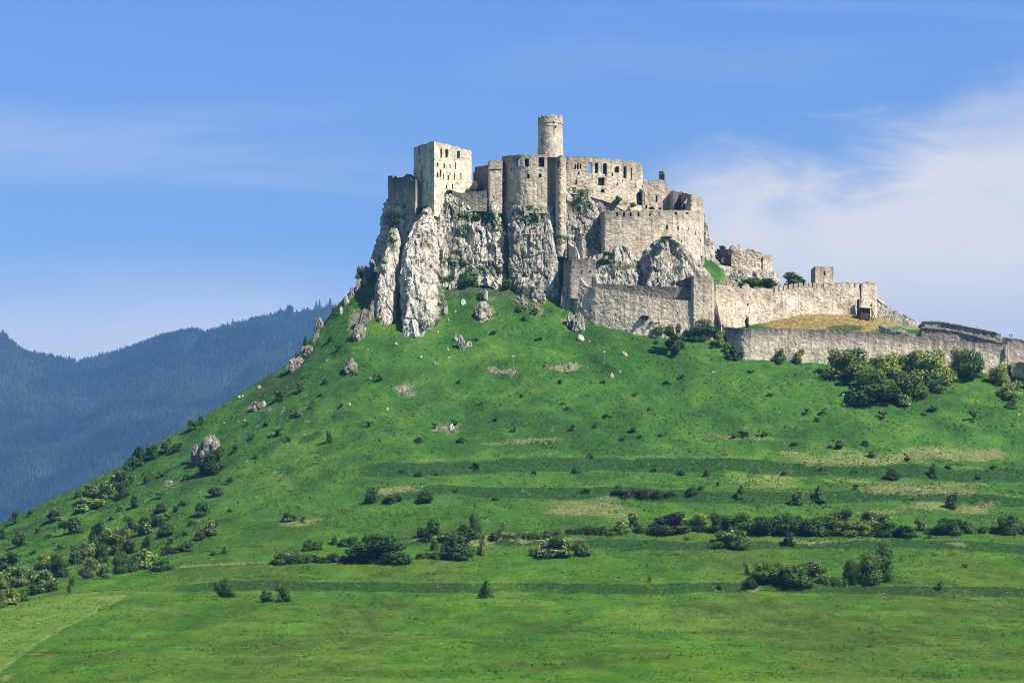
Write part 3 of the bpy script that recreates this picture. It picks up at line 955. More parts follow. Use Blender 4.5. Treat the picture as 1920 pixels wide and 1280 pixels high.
        if hw >= 5.0 and winname != 'loophole':
            a2, z2 = wm / 2 - 0.30, hm / 2 - 0.30
            if 'a' in h[4]:
                pr = [(-a2, -z2), (-a2, z2 - a2)] + [(a2 * math.cos(q), z2 - a2 + a2 * math.sin(q)) for q in np.linspace(math.pi, 0, 9)[1:-1]] + [(a2, z2 - a2), (a2, -z2)]
            else:
                pr = [(-a2, -z2), (-a2, z2), (a2, z2), (a2, -z2)]
            pr = np.array(pr)
            ctr2 = np.array([0.0, 0.0])
            outd = pr - ctr2
            outd = outd / np.maximum(np.abs(outd).max(1, keepdims=True), 1e-6)
            q2 = pr + outd * 0.26
            nf = len(pr)
            def w3(p2, d2):
                return np.stack([Q[i, 0] + tt[0] * p2[:, 0] + nn[0] * (ob + d2), y0 + tt[1] * p2[:, 0] + nn[1] * (ob + d2), z0 + p2[:, 1]], -1)
            Vf = np.concatenate([w3(pr, 0.26), w3(q2, 0.26), w3(q2, -0.5), w3(pr, -0.5)])
            Ff = [(k * nf + j, k * nf + (j + 1) % nf, ((k + 1) % 4) * nf + (j + 1) % nf, ((k + 1) % 4) * nf + j) for j in range(nf) for k in range(4)]
            cv = np.zeros((len(Vf), 4)) + [0.5, 1.5, 0, 1]
            fo = mk('frame', Vf, np.array(Ff), M_MASL if mat is not M_PALE else M_MAS, None, attrs={'cover': cv})
            fo.parent = wob_
            fo.matrix_parent_inverse = mathutils.Matrix.Translation(-root.location)
    return ret


# ------------------------------------------------------------------ rock
def rock_disp(P, amp=1.0, seed=0, flute=1.0):
    wp = P + 1.3 * np.stack([fbm(P / 7.0, 2, seed + 60), fbm(P / 7.0, 2, seed + 61), fbm(P / 7.0, 2, seed + 62)], -1)
    wp = wp + 0.5 * np.stack([fbm(P / 2.1, 2, seed + 70), fbm(P / 2.1, 2, seed + 71), fbm(P / 2.1, 2, seed + 72)], -1)
    d = flute * 1.7 * ridged(wp / np.array([6.5, 6.5, 26.0]), 2, seed + 1)
    d += 0.26 * ridged(wp / np.array([1.9, 1.9, 5.5]), 3, seed + 21) + 0.25 * ridged(wp / np.array([4.5, 4.5, 1.3]), 2, seed + 31)
    F1, F2, ID = worley(wp / np.array([3.4, 3.4, 10.0]), seed + 2)
    e = F2 - F1
    d += (ID - 0.5) * 1.1 - 0.45 * np.exp(-e * 14.0) + 1.25 * facets(wp / np.array([2.7, 2.7, 7.5]), seed + 81)
    F1, F2, ID = worley(wp / np.array([1.5, 1.5, 2.4]), seed + 7)
    d += (ID - 0.5) * 0.22 + 0.32 * facets(wp / np.array([1.1, 1.1, 2.8]), seed + 91)
    d += 0.22 * fbm(P / 0.9, 2, seed + 11)
    return (d - d.mean()) * amp


def rock_cover(V, green=(), darks=()):
    ppx = 960 + FP * V[:, 0] / V[:, 1]
    ppy = HZ - FP * V[:, 2] / V[:, 1]
    g = np.zeros(len(V))
    for e in green:
        g = np.maximum(g, ell(ppx, ppy, *e))
    dk = np.zeros(len(V))
    for e in darks:
        dk = np.maximum(dk, ell(ppx, ppy, *e))
    return np.stack([dk, 0 * g, g, 0 * g + 1], -1)


def cliff(name, pts, mat, label, amp=1.0, step=0.42, back=8.0, green=(), darks=(), seed=0, curved=True, flute=1.0, kind='structure', cat=None, parent=None, sink=13.0):
    """pts: (px_top, Y_top, py_top, px_bottom, Y_bottom, py_bottom)"""
    A = []
    for a, b, c, d, e, f in pts:
        tx, ty, tz = at(a, c, b)
        bx, by, bz = at(d, f, e)
        A.append((tx, ty, tz, bx, by, bz))
    A = np.array(A)
    if curved:
        A = smooth_path(A, False, 2)
    d = np.linalg.norm(np.diff(A[:, :2], axis=0), axis=1) + 0.3
    s = np.concatenate([[0], np.cumsum(d)])
    n = int(s[-1] / step) + 2
    S = np.linspace(0, s[-1], n)
    R = np.stack([np.interp(S, s, A[:, k]) for k in range(6)], 1)
    h = (R[:, 2] - R[:, 5]).max()
    nv = int(h / step) + 2
    t = np.linspace(-sink / h, 1, nv)
    base = R[:, None, 3:] * (1 - t[None, :, None]) + R[:, None, :3] * t[None, :, None]
    T = np.gradient(R[:, :2] + R[:, 3:5], axis=0)
    T /= np.maximum(np.linalg.norm(T, axis=1, keepdims=True), 1e-9)
    N2 = np.stack([T[:, 1], -T[:, 0]], 1)
    P = base.reshape(-1, 3)
    dsp = rock_disp(P, amp, seed, flute).reshape(n, nv)
    fade = 1.0 - 0.75 * np.clip((t - 0.93) / 0.07, 0, 1)
    dsp = dsp * fade[None, :]
    V = base.copy()
    V[..., 0] += N2[:, 0][:, None] * dsp
    V[..., 1] += N2[:, 1][:, None] * dsp
    V[..., 2] += 0.35 * dsp * np.clip(1.2 - t, 0, 1)[None, :]
    # roll over the top and go back
    nb_ = max(3, int(back / 0.8))
    k = (np.arange(1, nb_ + 1) / nb_)
    capx = V[:, -1:, 0] - N2[:, 0][:, None] * back * k
    capy = V[:, -1:, 1] - N2[:, 1][:, None] * back * k
    capz = V[:, -1:, 2] - 0.6 * k ** 2 + 0 * capx
    cap = np.stack([capx, capy, capz], -1)
    cap[..., 2] += 0.3 * fbm(cap.reshape(-1, 3) / 1.5, 2, seed + 40).reshape(n, nb_)
    cap[:, -1, 2] -= 6
    V = np.concatenate([V, cap], 1)
    m = nv + nb_
    VV = V.reshape(-1, 3)
    o = mk(name, VV, grid_faces(n, m), mat, parent, attrs={'cover': rock_cover(VV, green, darks)})
    if parent is None:
        tag(o, label, cat, kind=kind)
    return o


def spire(name, levels, mat, label=None, cat='rock', group=None, amp=0.8, step=0.42, green=(), seed=0, parent=None, kind=None, power=2.6, flute=0.8, skew=0.0):
    """levels bottom -> top: (py, px centre, half width px, Y centre, half depth m)"""
    L = []
    for py, px, hw, Yc, dp in levels:
        x, y, z = at(px, py, Yc)
        L.append((x, y, z, hw * Yc / FP, dp))
    L = np.array(L)
    H = L[-1, 2] - L[0, 2]
    nz = max(4, int(abs(H) / step))
    z = np.linspace(L[0, 2], L[-1, 2], nz)
    C = np.stack([np.interp(z, L[:, 2], L[:, k]) for k in (0, 1, 3, 4)], 1)
    per = 2 * math.pi * max(C[:, 2].max(), C[:, 3].max())
    nr = int(np.clip(per / step, 16, 220))
    a = np.arange(nr) * 2 * math.pi / nr
    ca, sa = np.cos(a), np.sin(a)
    rr = (np.abs(ca) ** power + np.abs(sa) ** power) ** (-1 / power)
    ux, uy = ca * rr, sa * rr
    X = C[:, 0][None, :] + ux[:, None] * C[:, 2][None, :] + skew * 0
    Y = C[:, 1][None, :] + uy[:, None] * C[:, 3][None, :]
    P = np.stack([X, Y, np.tile(z, (nr, 1))], -1).reshape(-1, 3)
    d = rock_disp(P, amp, seed, flute).reshape(nr, nz)
    lim = np.minimum(C[:, 2], C[:, 3]) * 0.55
    d = np.clip(d, -lim[None, :], lim[None, :])
    V = P.reshape(nr, nz, 3)
    V[..., 0] += ca[:, None] * d
    V[..., 1] += sa[:, None] * d
    V[..., 2] += 0.25 * d
    VV = V.reshape(-1, 3)
    F = grid_faces(nr, nz, wrap=True)
    ctr = VV.reshape(nr, nz, 3)[:, -1].mean(0)
    VV = np.concatenate([VV, [ctr]])
    ci = len(VV) - 1
    iu = np.arange(nr)
    cap = np.stack([iu * nz + nz - 1, ((iu + 1) % nr) * nz + nz - 1, np.full(nr, ci)], -1)
    loc = tuple(L[0, :3])
    o = mk(name, VV, [F, cap], mat, parent, attrs={'cover': rock_cover(VV, green)}, loc=None if parent else loc)
    if parent is None:
        tag(o, label, cat, group, kind)
    return o


def box(name, c, size, mat, parent=None, rotz=0.0, tilt=None):
    sx, sy, sz = [s / 2 for s in size]
    V = np.array([(x, y, z) for x in (-sx, sx) for y in (-sy, sy) for z in (-sz, sz)], float)
    if tilt is not None:
        V = V @ np.array(mathutils.Euler(tilt).to_matrix()).T
    cz, sn = math.cos(rotz), math.sin(rotz)
    V = np.stack([V[:, 0] * cz - V[:, 1] * sn, V[:, 0] * sn + V[:, 1] * cz, V[:, 2]], -1) + np.array(c)
    return mk(name, V, np.array([(0, 1, 3, 2), (4, 6, 7, 5), (0, 4, 5, 1), (2, 3, 7, 6), (0, 2, 6, 4), (1, 5, 7, 3)]), mat, parent)


def tube(name, p0, p1, r, mat, parent=None, k=8):
    p0, p1 = mathutils.Vector(p0), mathutils.Vector(p1)
    q = (p1 - p0).to_track_quat('Z', 'Y').to_matrix()
    V = []
    for p in (p0, p1):
        for i in range(k):
            a = 2 * math.pi * i / k
            V.append(p + q @ mathutils.Vector((r * math.cos(a), r * math.sin(a), 0)))
    F = [(i, (i + 1) % k, k + (i + 1) % k, k + i) for i in range(k)]
    V += [p0, p1]
    F3 = [((i + 1) % k, i, 2 * k) for i in range(k)] + [(k + i, k + (i + 1) % k, 2 * k + 1) for i in range(k)]
    return mk(name, np.array([tuple(v) for v in V]), [np.array(F), np.array(F3)], mat, parent)


# ------------------------------------------------------------------ the crag the castle stands on
G_LEDGE = [(895, 405, 48, 12), (935, 415, 16, 18), (1000, 408, 34, 20), (868, 432, 14, 10), (812, 398, 16, 8), (745, 470, 10, 30), (735, 410, 18, 14), (1018, 420, 14, 14), (850, 492, 30, 12), (925, 505, 40, 10), (770, 440, 10, 10)]
cliff('cliff', [
    (728, 1044, 372, 690, 1040, 505), (724, 1036, 375, 694, 1030, 530), (735, 1028, 382, 708, 1020, 565), (756, 1018, 390, 744, 1012, 600), (776, 1013, 396, 762, 1004, 612),
    (790, 1010, 396, 790, 1003, 600), (812, 1009, 388, 818, 1003, 565), (828, 1010, 368, 836, 1005, 530), (850, 1010, 360, 852, 1005, 512), (880, 1010, 372, 885, 1005, 502), (905, 1009, 376, 915, 1004, 502),
    (930, 1008, 372, 940, 1003, 515), (938, 1010, 378, 948, 1006, 530), (942, 1022, 385, 953, 1020, 540)], M_ROCK,
    'white limestone cliff under the square palace tower', 1.0, green=G_LEDGE, seed=3)
cliff('cliff', [
    (938, 1026, 372, 952, 1020, 545), (941, 1017, 374, 957, 1011, 545), (950, 1008, 378, 962, 1003, 545), (966, 1004, 384, 968, 1000, 545), (990, 1003, 388, 985, 997, 552),
    (1015, 1003, 388, 1012, 997, 552), (1030, 1004, 384, 1035, 999, 550), (1040, 1008, 380, 1048, 1004, 545), (1045, 1016, 380, 1053, 1014, 540)], M_ROCKG,
    'grey limestone columns under the round-fronted bastion', 0.95, green=[(998, 410, 30, 12, 0.6), (985, 545, 50, 8), (1000, 550, 40, 8)], seed=21)
cliff('cliff', [
    (1044, 1018, 345, 1050, 1012, 545), (1050, 1006, 348, 1056, 1003, 545), (1062, 1004, 352, 1068, 1001, 520), (1090, 1005, 350, 1090, 1000, 505), (1112, 1006, 356, 1112, 1001, 500), (1135, 1009, 362, 1135, 1004, 500),
    (1168, 1013, 376, 1165, 1006, 505), (1205, 1017, 392, 1205, 1010, 510), (1262, 1020, 396, 1262, 1012, 520)], M_ROCKG,
    'grey rock face between the tall buttress and the beige bastion wall', 0.85, green=[(1090, 358, 22, 14), (1160, 372, 24, 10), (1085, 385, 24, 14), (1185, 382, 18, 10)], seed=35)
cliff('cliff', [
    (1078, 1000, 492, 1080, 996, 545), (1095, 994, 486, 1092, 990, 545), (1120, 993, 476, 1120, 989, 548), (1140, 993, 474, 1140, 988, 548), (1152, 993, 464, 1152, 988, 548), (1166, 993, 458, 1164, 987, 548),
    (1182, 993, 470, 1182, 987, 548), (1196, 994, 490, 1196, 988, 548), (1212, 998, 505, 1212, 992, 548)], M_ROCKG,
    'low grey rocks under the beige bastion wall', 0.8, green=[(1140, 492, 26, 5), (1175, 500, 30, 5)], seed=47, back=6)
cliff('cliff', [
    (1204, 1002, 490, 1204, 998, 548), (1209, 994, 478, 1206, 989, 550), (1218, 991, 458, 1212, 985, 550), (1232, 990, 449, 1228, 984, 550), (1252, 990, 446, 1250, 983, 550), (1270, 991, 452, 1270, 983, 550),
    (1288, 993, 468, 1290, 984, 550), (1304, 996, 486, 1308, 986, 550), (1318, 1000, 500, 1322, 989, 548), (1330, 1006, 518, 1334, 995, 545), (1334, 1014, 524, 1338, 1004, 540)], M_ROCKG,
    'big grey dome of cracked rock in front of the bastion', 0.9, green=[(1240, 450, 34, 4), (1275, 458, 14, 4)], seed=59, back=9, flute=1.5)
cliff('cliff', [
    (1306, 1018, 400, 1310, 1010, 490), (1318, 1019, 396, 1320, 1014, 482), (1323, 1023, 412, 1330, 1018, 490), (1329, 1029, 436, 1342, 1024, 496), (1336, 1036, 462, 1350, 1032, 500)], M_ROCKG,
    'steep rubble shoulder to the right of the end tower', 0.7, seed=67, back=5)
cliff('cliff', [
    (1334, 1026, 484, 1330, 1020, 500), (1350, 1022, 497, 1348, 1016, 512), (1372, 1021, 500, 1374, 1014, 524), (1394, 1021, 505, 1398, 1014, 534), (1412, 1021, 507, 1415, 1014, 542), (1432, 1021, 505, 1436, 1015, 545),
    (1447, 1024, 508, 1450, 1018, 545), (1458, 1030, 515, 1468, 1026, 545)], M_ROCKG,
    'broken grey rocks under the small ruined building', 0.7, green=[(1415, 532, 44, 9), (1380, 520, 20, 5)], seed=73, back=7)
cliff('cliff', [
    (1640, 1003, 556, 1642, 996, 606), (1650, 1001, 566, 1652, 994, 610), (1670, 999, 578, 1672, 992, 616), (1695, 997, 590, 1695, 990, 620), (1715, 996, 600, 1715, 990, 626), (1730, 997, 610, 1732, 992, 630)], M_ROCKG,
    'sloping strip of grey rubble descending right from the corner tower', 0.45, seed=79, back=5)

spire('rock_pinnacle', [(650, 726, 14, 989, 6), (622, 726, 15, 990, 6.5), (600, 724, 19.5, 992, 7), (555, 725, 20, 996, 7), (500, 730, 18, 1000, 6.5), (460, 736, 13.5, 1004, 5), (440, 739, 9, 1006, 3.5), (429, 740, 5, 1007, 2)],
      M_ROCK, 'narrow pointed grey rock pinnacle, the left one of the pair below the castle', 'rock', amp=0.62, seed=101, green=[(736, 450, 8, 20)])
spire('rock_pinnacle', [(665, 777, 16, 983, 6), (634, 778, 22, 984, 8), (612, 786, 32, 986, 9), (585, 791, 37, 989, 9.5), (560, 792, 39, 991, 9.5), (520, 790, 37.5, 995, 9), (480, 789, 32.5, 999, 8), (450, 791, 26, 1003, 7), (415, 799, 16, 1006, 5), (392, 803, 7, 1008, 3)],
      M_ROCK, 'huge white rock pinnacle, the broader right one of the pair below the castle', 'rock', amp=0.7, seed=113, green=[(828, 560, 8, 60), (795, 610, 10, 10)])
spire('rock_pinnacle', [(560, 1034, 17, 1001, 4), (520, 1032, 15, 1002, 4), (470, 1029, 13, 1003, 4), (420, 1026, 9, 1004, 3), (398, 1024, 4, 1005, 2)], M_ROCKG, 'slim grey rock rib beside the tall buttress', 'rock', amp=0.5, seed=121)

# ------------------------------------------------------------------ buildings of the upper castle
# far left shaded wall
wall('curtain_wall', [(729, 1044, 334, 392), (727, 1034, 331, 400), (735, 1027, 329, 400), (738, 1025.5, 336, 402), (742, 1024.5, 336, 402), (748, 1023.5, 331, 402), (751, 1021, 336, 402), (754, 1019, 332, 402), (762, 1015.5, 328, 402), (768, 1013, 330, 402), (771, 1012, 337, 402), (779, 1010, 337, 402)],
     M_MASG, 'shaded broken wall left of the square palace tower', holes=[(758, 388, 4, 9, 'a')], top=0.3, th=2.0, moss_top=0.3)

pal = empty('square_tower', at(828, 390, 1013), 'tall pale square palace tower with rows of windows', 'tower')
PW = [(851, 0, 0)]
zt = 265
PH = [(827.3, 288, 4, 17, 'a'), (837.5, 288, 5, 14, ''), (859, 290.5, 5, 13, ''), (820.5, 309, 2.4, 7, ''), (833, 311, 2.6, 9, 'a'), (844, 312, 2.4, 7, ''), (854, 311, 2.4, 12, ''), (820, 328, 3, 8, 'a'), (826, 325, 3.2, 13, ''),
      (831, 331, 2.4, 11, ''), (841.5, 333, 3, 9, ''), (852, 332, 3, 12, ''), (864.5, 330, 2.4, 12, ''), (837, 351, 2.6, 8, ''), (848.5, 350, 2.2, 8, ''), (876, 357, 3, 6, 'a'), (843.5, 326, 2, 5, ''),
      (786, 284, 3, 16, ''), (786, 304, 3, 5, ''), (789.5, 328, 3, 14, 'a'), (801, 349, 2.6, 17, '')]
ptop = (HZ - 265) * 1006.0 / FP
pbot = (HZ - 405) * 1006.0 / FP


def pt(px, Y, dz=0.0):
    return ((px - 960) * Y / FP, Y, ptop + dz, pbot)


wall('wall', [pt(814, 1006), pt(884.5, 1022, -0.4), pt(872, 1034, -0.4), pt(779, 1032, 0), pt(775.5, 1018, 0.2), pt(801, 1009, 0)], M_PALE, root=pal, holes=PH, top=0.22, th=1.8, closed=True, world_pts=True, bulge=0.12, rough=0.08, step=0.36)
# low masonry wall between palace and bastion, with its broader end pier
wall('curtain_wall', [(848, 1009.5, 358, 398), (862, 1009, 361, 398), (890, 1008.5, 360, 396), (913, 1008, 357, 396)], M_MASG, 'low streaked wall right below the palace tower', top=0.2, moss_top=0.2)
wall('stair_tower', [(914.5, 1022, 305, 400), (916.5, 1009, 303, 400), (918, 1007.5, 301, 400), (941, 1007.5, 301, 400), (944, 1024, 303, 400)], M_MAS, 'narrow beige tower wall beside the round bastion', 'tower', holes=[(926, 371, 2.4, 5, '')], top=0.12, bulge=0.1)
wall('string_course', [(917, 1007.1, 314.5, 316.6), (941, 1007.1, 314.5, 316.6)], M_PALE, 'thin pale stone band across the narrow tower wall', 'ledge', top=0.0, th=0.5, bulge=0, rough=0.03)
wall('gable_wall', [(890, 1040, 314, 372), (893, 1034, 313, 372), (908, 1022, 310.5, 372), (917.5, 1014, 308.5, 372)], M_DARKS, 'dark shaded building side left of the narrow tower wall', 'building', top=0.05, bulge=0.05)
wall('chapel_ruin', [(884, 1030, 346, 366), (889, 1024, 340, 366), (893, 1022, 338, 366), (897, 1022, 345, 366), (901, 1024, 352, 366)], M_MAS, 'tiny gabled ruin in the gap beside the palace tower', 'ruin', top=0.1, th=1.0)
wall('chimney', [(888.3, 1030, 324, 348), (889.6, 1029, 323, 348), (891, 1030, 324, 348)], M_DARKS, 'thin dark chimney stub in the gap beside the palace tower', 'chimney', top=0.05, th=0.6, step=0.25, bulge=0)

# round bastion
wall('bastion', [(946, 1034, 293, 400), (940.5, 1026, 293, 400), (942, 1019, 293, 400), (949, 1013, 292, 400), (958, 1008.5, 291, 400), (966, 1006, 291, 400), (975, 1004.2, 291, 400), (982, 1003.5, 290, 400), (1000, 1002.5, 290, 400), (1026, 1003, 289.5, 400)],
     M_MAS, 'round-fronted bastion left of the tall buttress, two window rows', 'bastion', curved=True, top=0.15, batter=0.6, th=1.3, bulge=0.25,
     holes=[(971, 305, 6.5, 14, 'as'), (987.3, 304.5, 8, 15, 'a'), (1015.2, 304, 9.5, 18, ''), (990.3, 331, 4.5, 8, ''), (1012.6, 329, 4, 7, ''), (946.5, 314, 2.5, 12, ''), (944, 334, 2.2, 8, ''), (946.5, 368, 2, 12, ''), (958, 318, 2.2, 6, ''), (988, 322, 1.8, 5, ''), (1013, 319, 1.6, 5, '')],
     green=[(1000, 392, 22, 8), (975, 395, 16, 6)])
# shaded recess and the tall buttress in front of it
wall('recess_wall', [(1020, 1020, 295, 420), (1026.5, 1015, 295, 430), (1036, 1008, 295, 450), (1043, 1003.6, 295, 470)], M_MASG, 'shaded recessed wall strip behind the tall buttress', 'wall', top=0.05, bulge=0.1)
bt = w4([(1042, 1012, 296, 480), (1042, 1006, 296, 480), (1042.5, 1002.5, 293, 480), (1046, 1000.2, 292, 480), (1053, 999.5, 292, 480), (1059, 1000.5, 293, 480), (1062, 1004, 293, 480), (1063, 1010, 293, 480)])
zt_b = (HZ - 293) * 1001.0 / FP
zb_b = (HZ - 482) * 1001.0 / FP
bt[:, 2] = zt_b
bt[:, 3] = zb_b
wall('buttress', bt, M_MAS, 'tall rounded buttress rising between bastion and long wing', 'buttress', world_pts=True, curved=True, th=1.4, batter=0.3, top=0.3, bulge=0.35, rough=0.14, holes=[(1046.5, 308, 5, 12, '')], green=[(1050, 450, 20, 10)])

# round keep
R0 = 22.2 * 1022 / FP
cx, cy = (1032 - 960) * 1022 / FP, 1022.0 + 2
zt0, zb0 = (HZ - 218) * 1017 / FP, (HZ - 300) * 1017 / FP
keep_ = empty('round_tower', (cx, cy, zb0), 'slender round stone keep, the highest tower of the castle', 'tower')
rp = [(cx + R0 * math.cos(a), cy + R0 * math.sin(a), zt0, zb0 - 4) for a in np.linspace(0, 2 * math.pi, 41)[:-1]]
wall('wall', rp, M_MAS, root=keep_, closed=True, world_pts=True, batter=0.75, th=1.5, top=0.05, bulge=0.06, rough=0.07, step=0.33, holes=[(1042.4, 238, 2.2, 6, ''), (1015.5, 264, 2, 7, ''), (1026, 276, 1.5, 5, '')])
rp2 = [(cx + (R0 + 0.28) * math.cos(a), cy + (R0 + 0.28) * math.sin(a), (HZ - 213.5) * 1017 / FP, (HZ - 227.5) * 1017 / FP) for a in np.linspace(0, 2 * math.pi, 41)[:-1]]
wall('parapet', rp2, M_MAS, root=keep_, closed=True, world_pts=True, th=0.8, top=0.45, bulge=0.05, rough=0.12, step=0.3, gaps=[(1012, 1015, 3), (1046, 1048.5, 4)])
rp3 = [(cx + (R0 + 0.2) * math.cos(a), cy + (R0 + 0.2) * math.sin(a), (HZ - 231.5) * 1017 / FP, (HZ - 233) * 1017 / FP) for a in np.linspace(0, 2 * math.pi, 41)[:-1]]
wall('string_course', rp3, M_PALE, root=keep_, closed=True, world_pts=True, th=0.5, top=0.02, bulge=0.0, rough=0.05, step=0.3)
for k_, (py_, ln) in enumerate(((225.5, 3.4), (282.5, 3.6))):
    x_, y_, z_ = at(1010.5, py_, 1022)
    tube('conductor_bracket', (x_ + 0.6, y_, z_), (x_ - 0.75, y_, z_), 0.10, M_METAL, keep_)
x_, y_, z_ = at(1008.6, 300, 1021)
tube('lightning_conductor', (x_ - 0.3, y_, z_), (x_ - 0.05, y_, z_ + 20.5), 0.06, M_METAL, keep_)

# long wing
wall('residential_wing', [(1056, 1006, 294, 360), (1064, 1004.6, 293.5, 362), (1085, 1004.5, 294, 365), (1110, 1005, 295.5, 370), (1140, 1007.5, 297.5, 378), (1170, 1011, 301, 396), (1192, 1014, 305, 398), (1205, 1016, 307, 400)],
     M_MAS, 'long beige wing with a row of arched windows, right of the keep', 'building', curved=True, th=1.7, top=0.28, bulge=0.25, step=0.36, winname='window',
     holes=[(1059.2, 312.5, 6, 12, ''), (1060, 330, 3.5, 15, ''), (1078.8, 312.5, 3.6, 8, ''), (1084, 312.5, 3.6, 10, ''), (1089, 313, 3, 8, ''), (1106.8, 314.8, 6.2, 20, 'as'), (1119, 314.8, 5.2, 19, 'a'), (1134.2, 316.5, 7, 19, 'a'), (1157.2, 317.7, 7.5, 12, 'a'),
            (1172, 323, 4.2, 21, 'a'), (1184, 326, 2.2, 22, ''), (1128.2, 340.5, 10.5, 14, ''), (1080, 342, 3.2, 7, ''), (1158.4, 345, 2.4, 6, ''), (1130, 357, 6, 7, 'a'), (1085.5, 325, 2.2, 6, ''), (1110, 332, 2, 10, ''), (1148, 328, 2, 7, ''), (1167, 340, 1.8, 5, ''),
            (1200.4, 372, 12.5, 24, 'a', 'doorway'), (1192, 350.5, 2, 5, ''), (1205, 350.5, 2, 5, '')],
     green=[(1095, 360, 16, 6), (1165, 380, 16, 6)])
# pointed hood over the big window and the arch of the door
wing = [o for o in COL.objects if o.name.startswith('residential_wing')][0]


def arch_band(name, px, py, w, h, Y, parent, mat, r=0.22, out=0.45):
    a = np.linspace(math.pi, 0, 11)
    pts = [at(px - w / 2, py + h / 2, Y)] + [at(px + w / 2 * math.cos(q), py - h / 2 + w / 2 - w / 2 * math.sin(q) * 1.15, Y) for q in a] + [at(px + w / 2, py + h / 2, Y)]
    P = np.array(pts) - np.array([0, out, 0])
    n = len(P)
    T = np.gradient(P, axis=0)
    T /= np.linalg.norm(T, axis=1, keepdims=True)
    U = np.stack([-T[:, 2], 0 * T[:, 0], T[:, 0]], -1)
    V = np.concatenate([P + U * r, P - U * r, P - U * r + [0, 0.7, 0], P + U * r + [0, 0.7, 0]])
    F = []
    for i in range(n - 1):
        for k in range(4):
            k2 = (k + 1) % 4
            F.append((k * n + i, k * n + i + 1, k2 * n + i + 1, k2 * n + i))
    F += [(0, n, 2 * n, 3 * n), (n - 1, 4 * n - 1, 3 * n - 1, 2 * n - 1)]
    return mk(name, V, np.array(F), mat, parent)


arch_band('hood_mould', 1134.2, 315.5, 10, 19, 1006.9, wing, M_PALE)
arch_band('door_arch', 1200.2, 371, 16, 27, 1015.5, wing, M_MASG, 0.3)
wall('gallery_wall', [(1205, 1017.5, 336, 398), (1212, 1018, 337, 398), (1230, 1018, 337, 398), (1248, 1018.5, 338.5, 398), (1250, 1018.5, 352, 398), (1262, 1019, 356, 398), (1266, 1019, 360, 398)],
     M_MAS, 'lower beige wall stepping down right of the long wing', holes=[(1231, 372.5, 4.4, 13, 'a'), (1212, 388, 3, 8, ''), (1222, 391, 9, 7, 'a'), (1237, 391, 5, 4, 'a')], top=0.2, gaps=[(1211, 1216, 2.5)])
ch = w4([(1236, 1019.5, 321, 342), (1246, 1019.5, 321, 342)])
x0, x1 = ch[0, 0], ch[1, 0]
zt1, zb1 = ch[0, 2], ch[0, 3]
wall('chimney_stack', [(x0, 1019.6, zt1, zb1), (x1 - 0.5, 1019.1, zt1, zb1), (x1, 1020.2, zt1, zb1), (x1, 1022.0, zt1, zb1), (x0, 1022.0, zt1, zb1)], M_DARKS, 'lone chimney stack standing on the stepped wall', 'chimney', world_pts=True, closed=True, th=0.5, step=0.25, top=0.06, bulge=0.02, rough=0.05, holes=[(1243.3, 333, 2.4, 10, 'a')])

# beige bastion wall (big battered face) and the end tower
bw = [(1123.5, 1016, 393, 505), (1124.5, 1008, 393, 505), (1131, 998, 394, 505), (1134, 996.5, 394, 510), (1160, 996, 395, 510), (1200, 996, 396, 510), (1224, 996.4, 395, 510), (1262, 998, 393, 510), (1290, 1000.5, 392, 510), (1312, 1004, 392, 510)]
bw = w4(bw)
bw[:, 2] = np.interp(np.arange(len(bw)), [0, 2, 4, 6, 9], [200.3, 198.6, 198.2, 198.4, 200.0])
wall('bastion_wall', bw, M_MAS, 'broad beige bastion wall with a row of small embrasures above the rock dome', 'wall', world_pts=True, th=2.0, top=0.15, bulge=0.3, batter=0.5,
     holes=[(1157, 402, 3.6, 8, ''), (1170, 402, 3.6, 8, ''), (1182.5, 402, 3.6, 8, ''), (1197, 402, 3.8, 8, ''), (1219, 402.5, 2.2, 5, ''), (1235.5, 401, 1.8, 4, ''), (1250.5, 426, 2.6, 8, ''), (1271, 428.5, 2.6, 8, ''), (1290, 430, 2, 5, ''), (1304, 438, 2.4, 6, ''),
            (1267, 400, 4, 5, 'a'), (1288.5, 400, 3, 4, ''), (1256, 447, 1.8, 4, ''), (1277, 452, 2, 5, '')], winname='embrasure')
et = w4([(1291, 1003, 366, 480), (1296, 1002, 364, 480), (1306, 1003.5, 368, 480), (1314, 1006, 372, 480), (1318.5, 1012, 376, 480), (1319.5, 1020, 380, 480), (1315, 1028, 380, 480)])
wall('end_tower', et, M_MAS, 'tall beige tower at the right end of the upper castle', 'tower', world_pts=True, curved=False, th=1.6, top=0.4, bulge=0.3, batter=0.3, holes=[(1310, 405, 2, 5, ''), (1313, 452, 2, 5, '')])
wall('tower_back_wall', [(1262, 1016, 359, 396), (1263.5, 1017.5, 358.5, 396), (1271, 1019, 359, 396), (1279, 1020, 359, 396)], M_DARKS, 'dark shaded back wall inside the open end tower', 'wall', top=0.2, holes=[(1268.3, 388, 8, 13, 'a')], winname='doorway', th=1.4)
wall('tower_side_wall', [(1278, 1019, 360, 398), (1284, 1015, 361.5, 398), (1293, 1004.5, 365, 398)], M_MAS, 'broken inner side wall of the open end tower', 'wall', top=0.25, th=1.2, holes=[(1287.5, 377, 9, 8, ''), (1280, 388, 8, 9, '')])

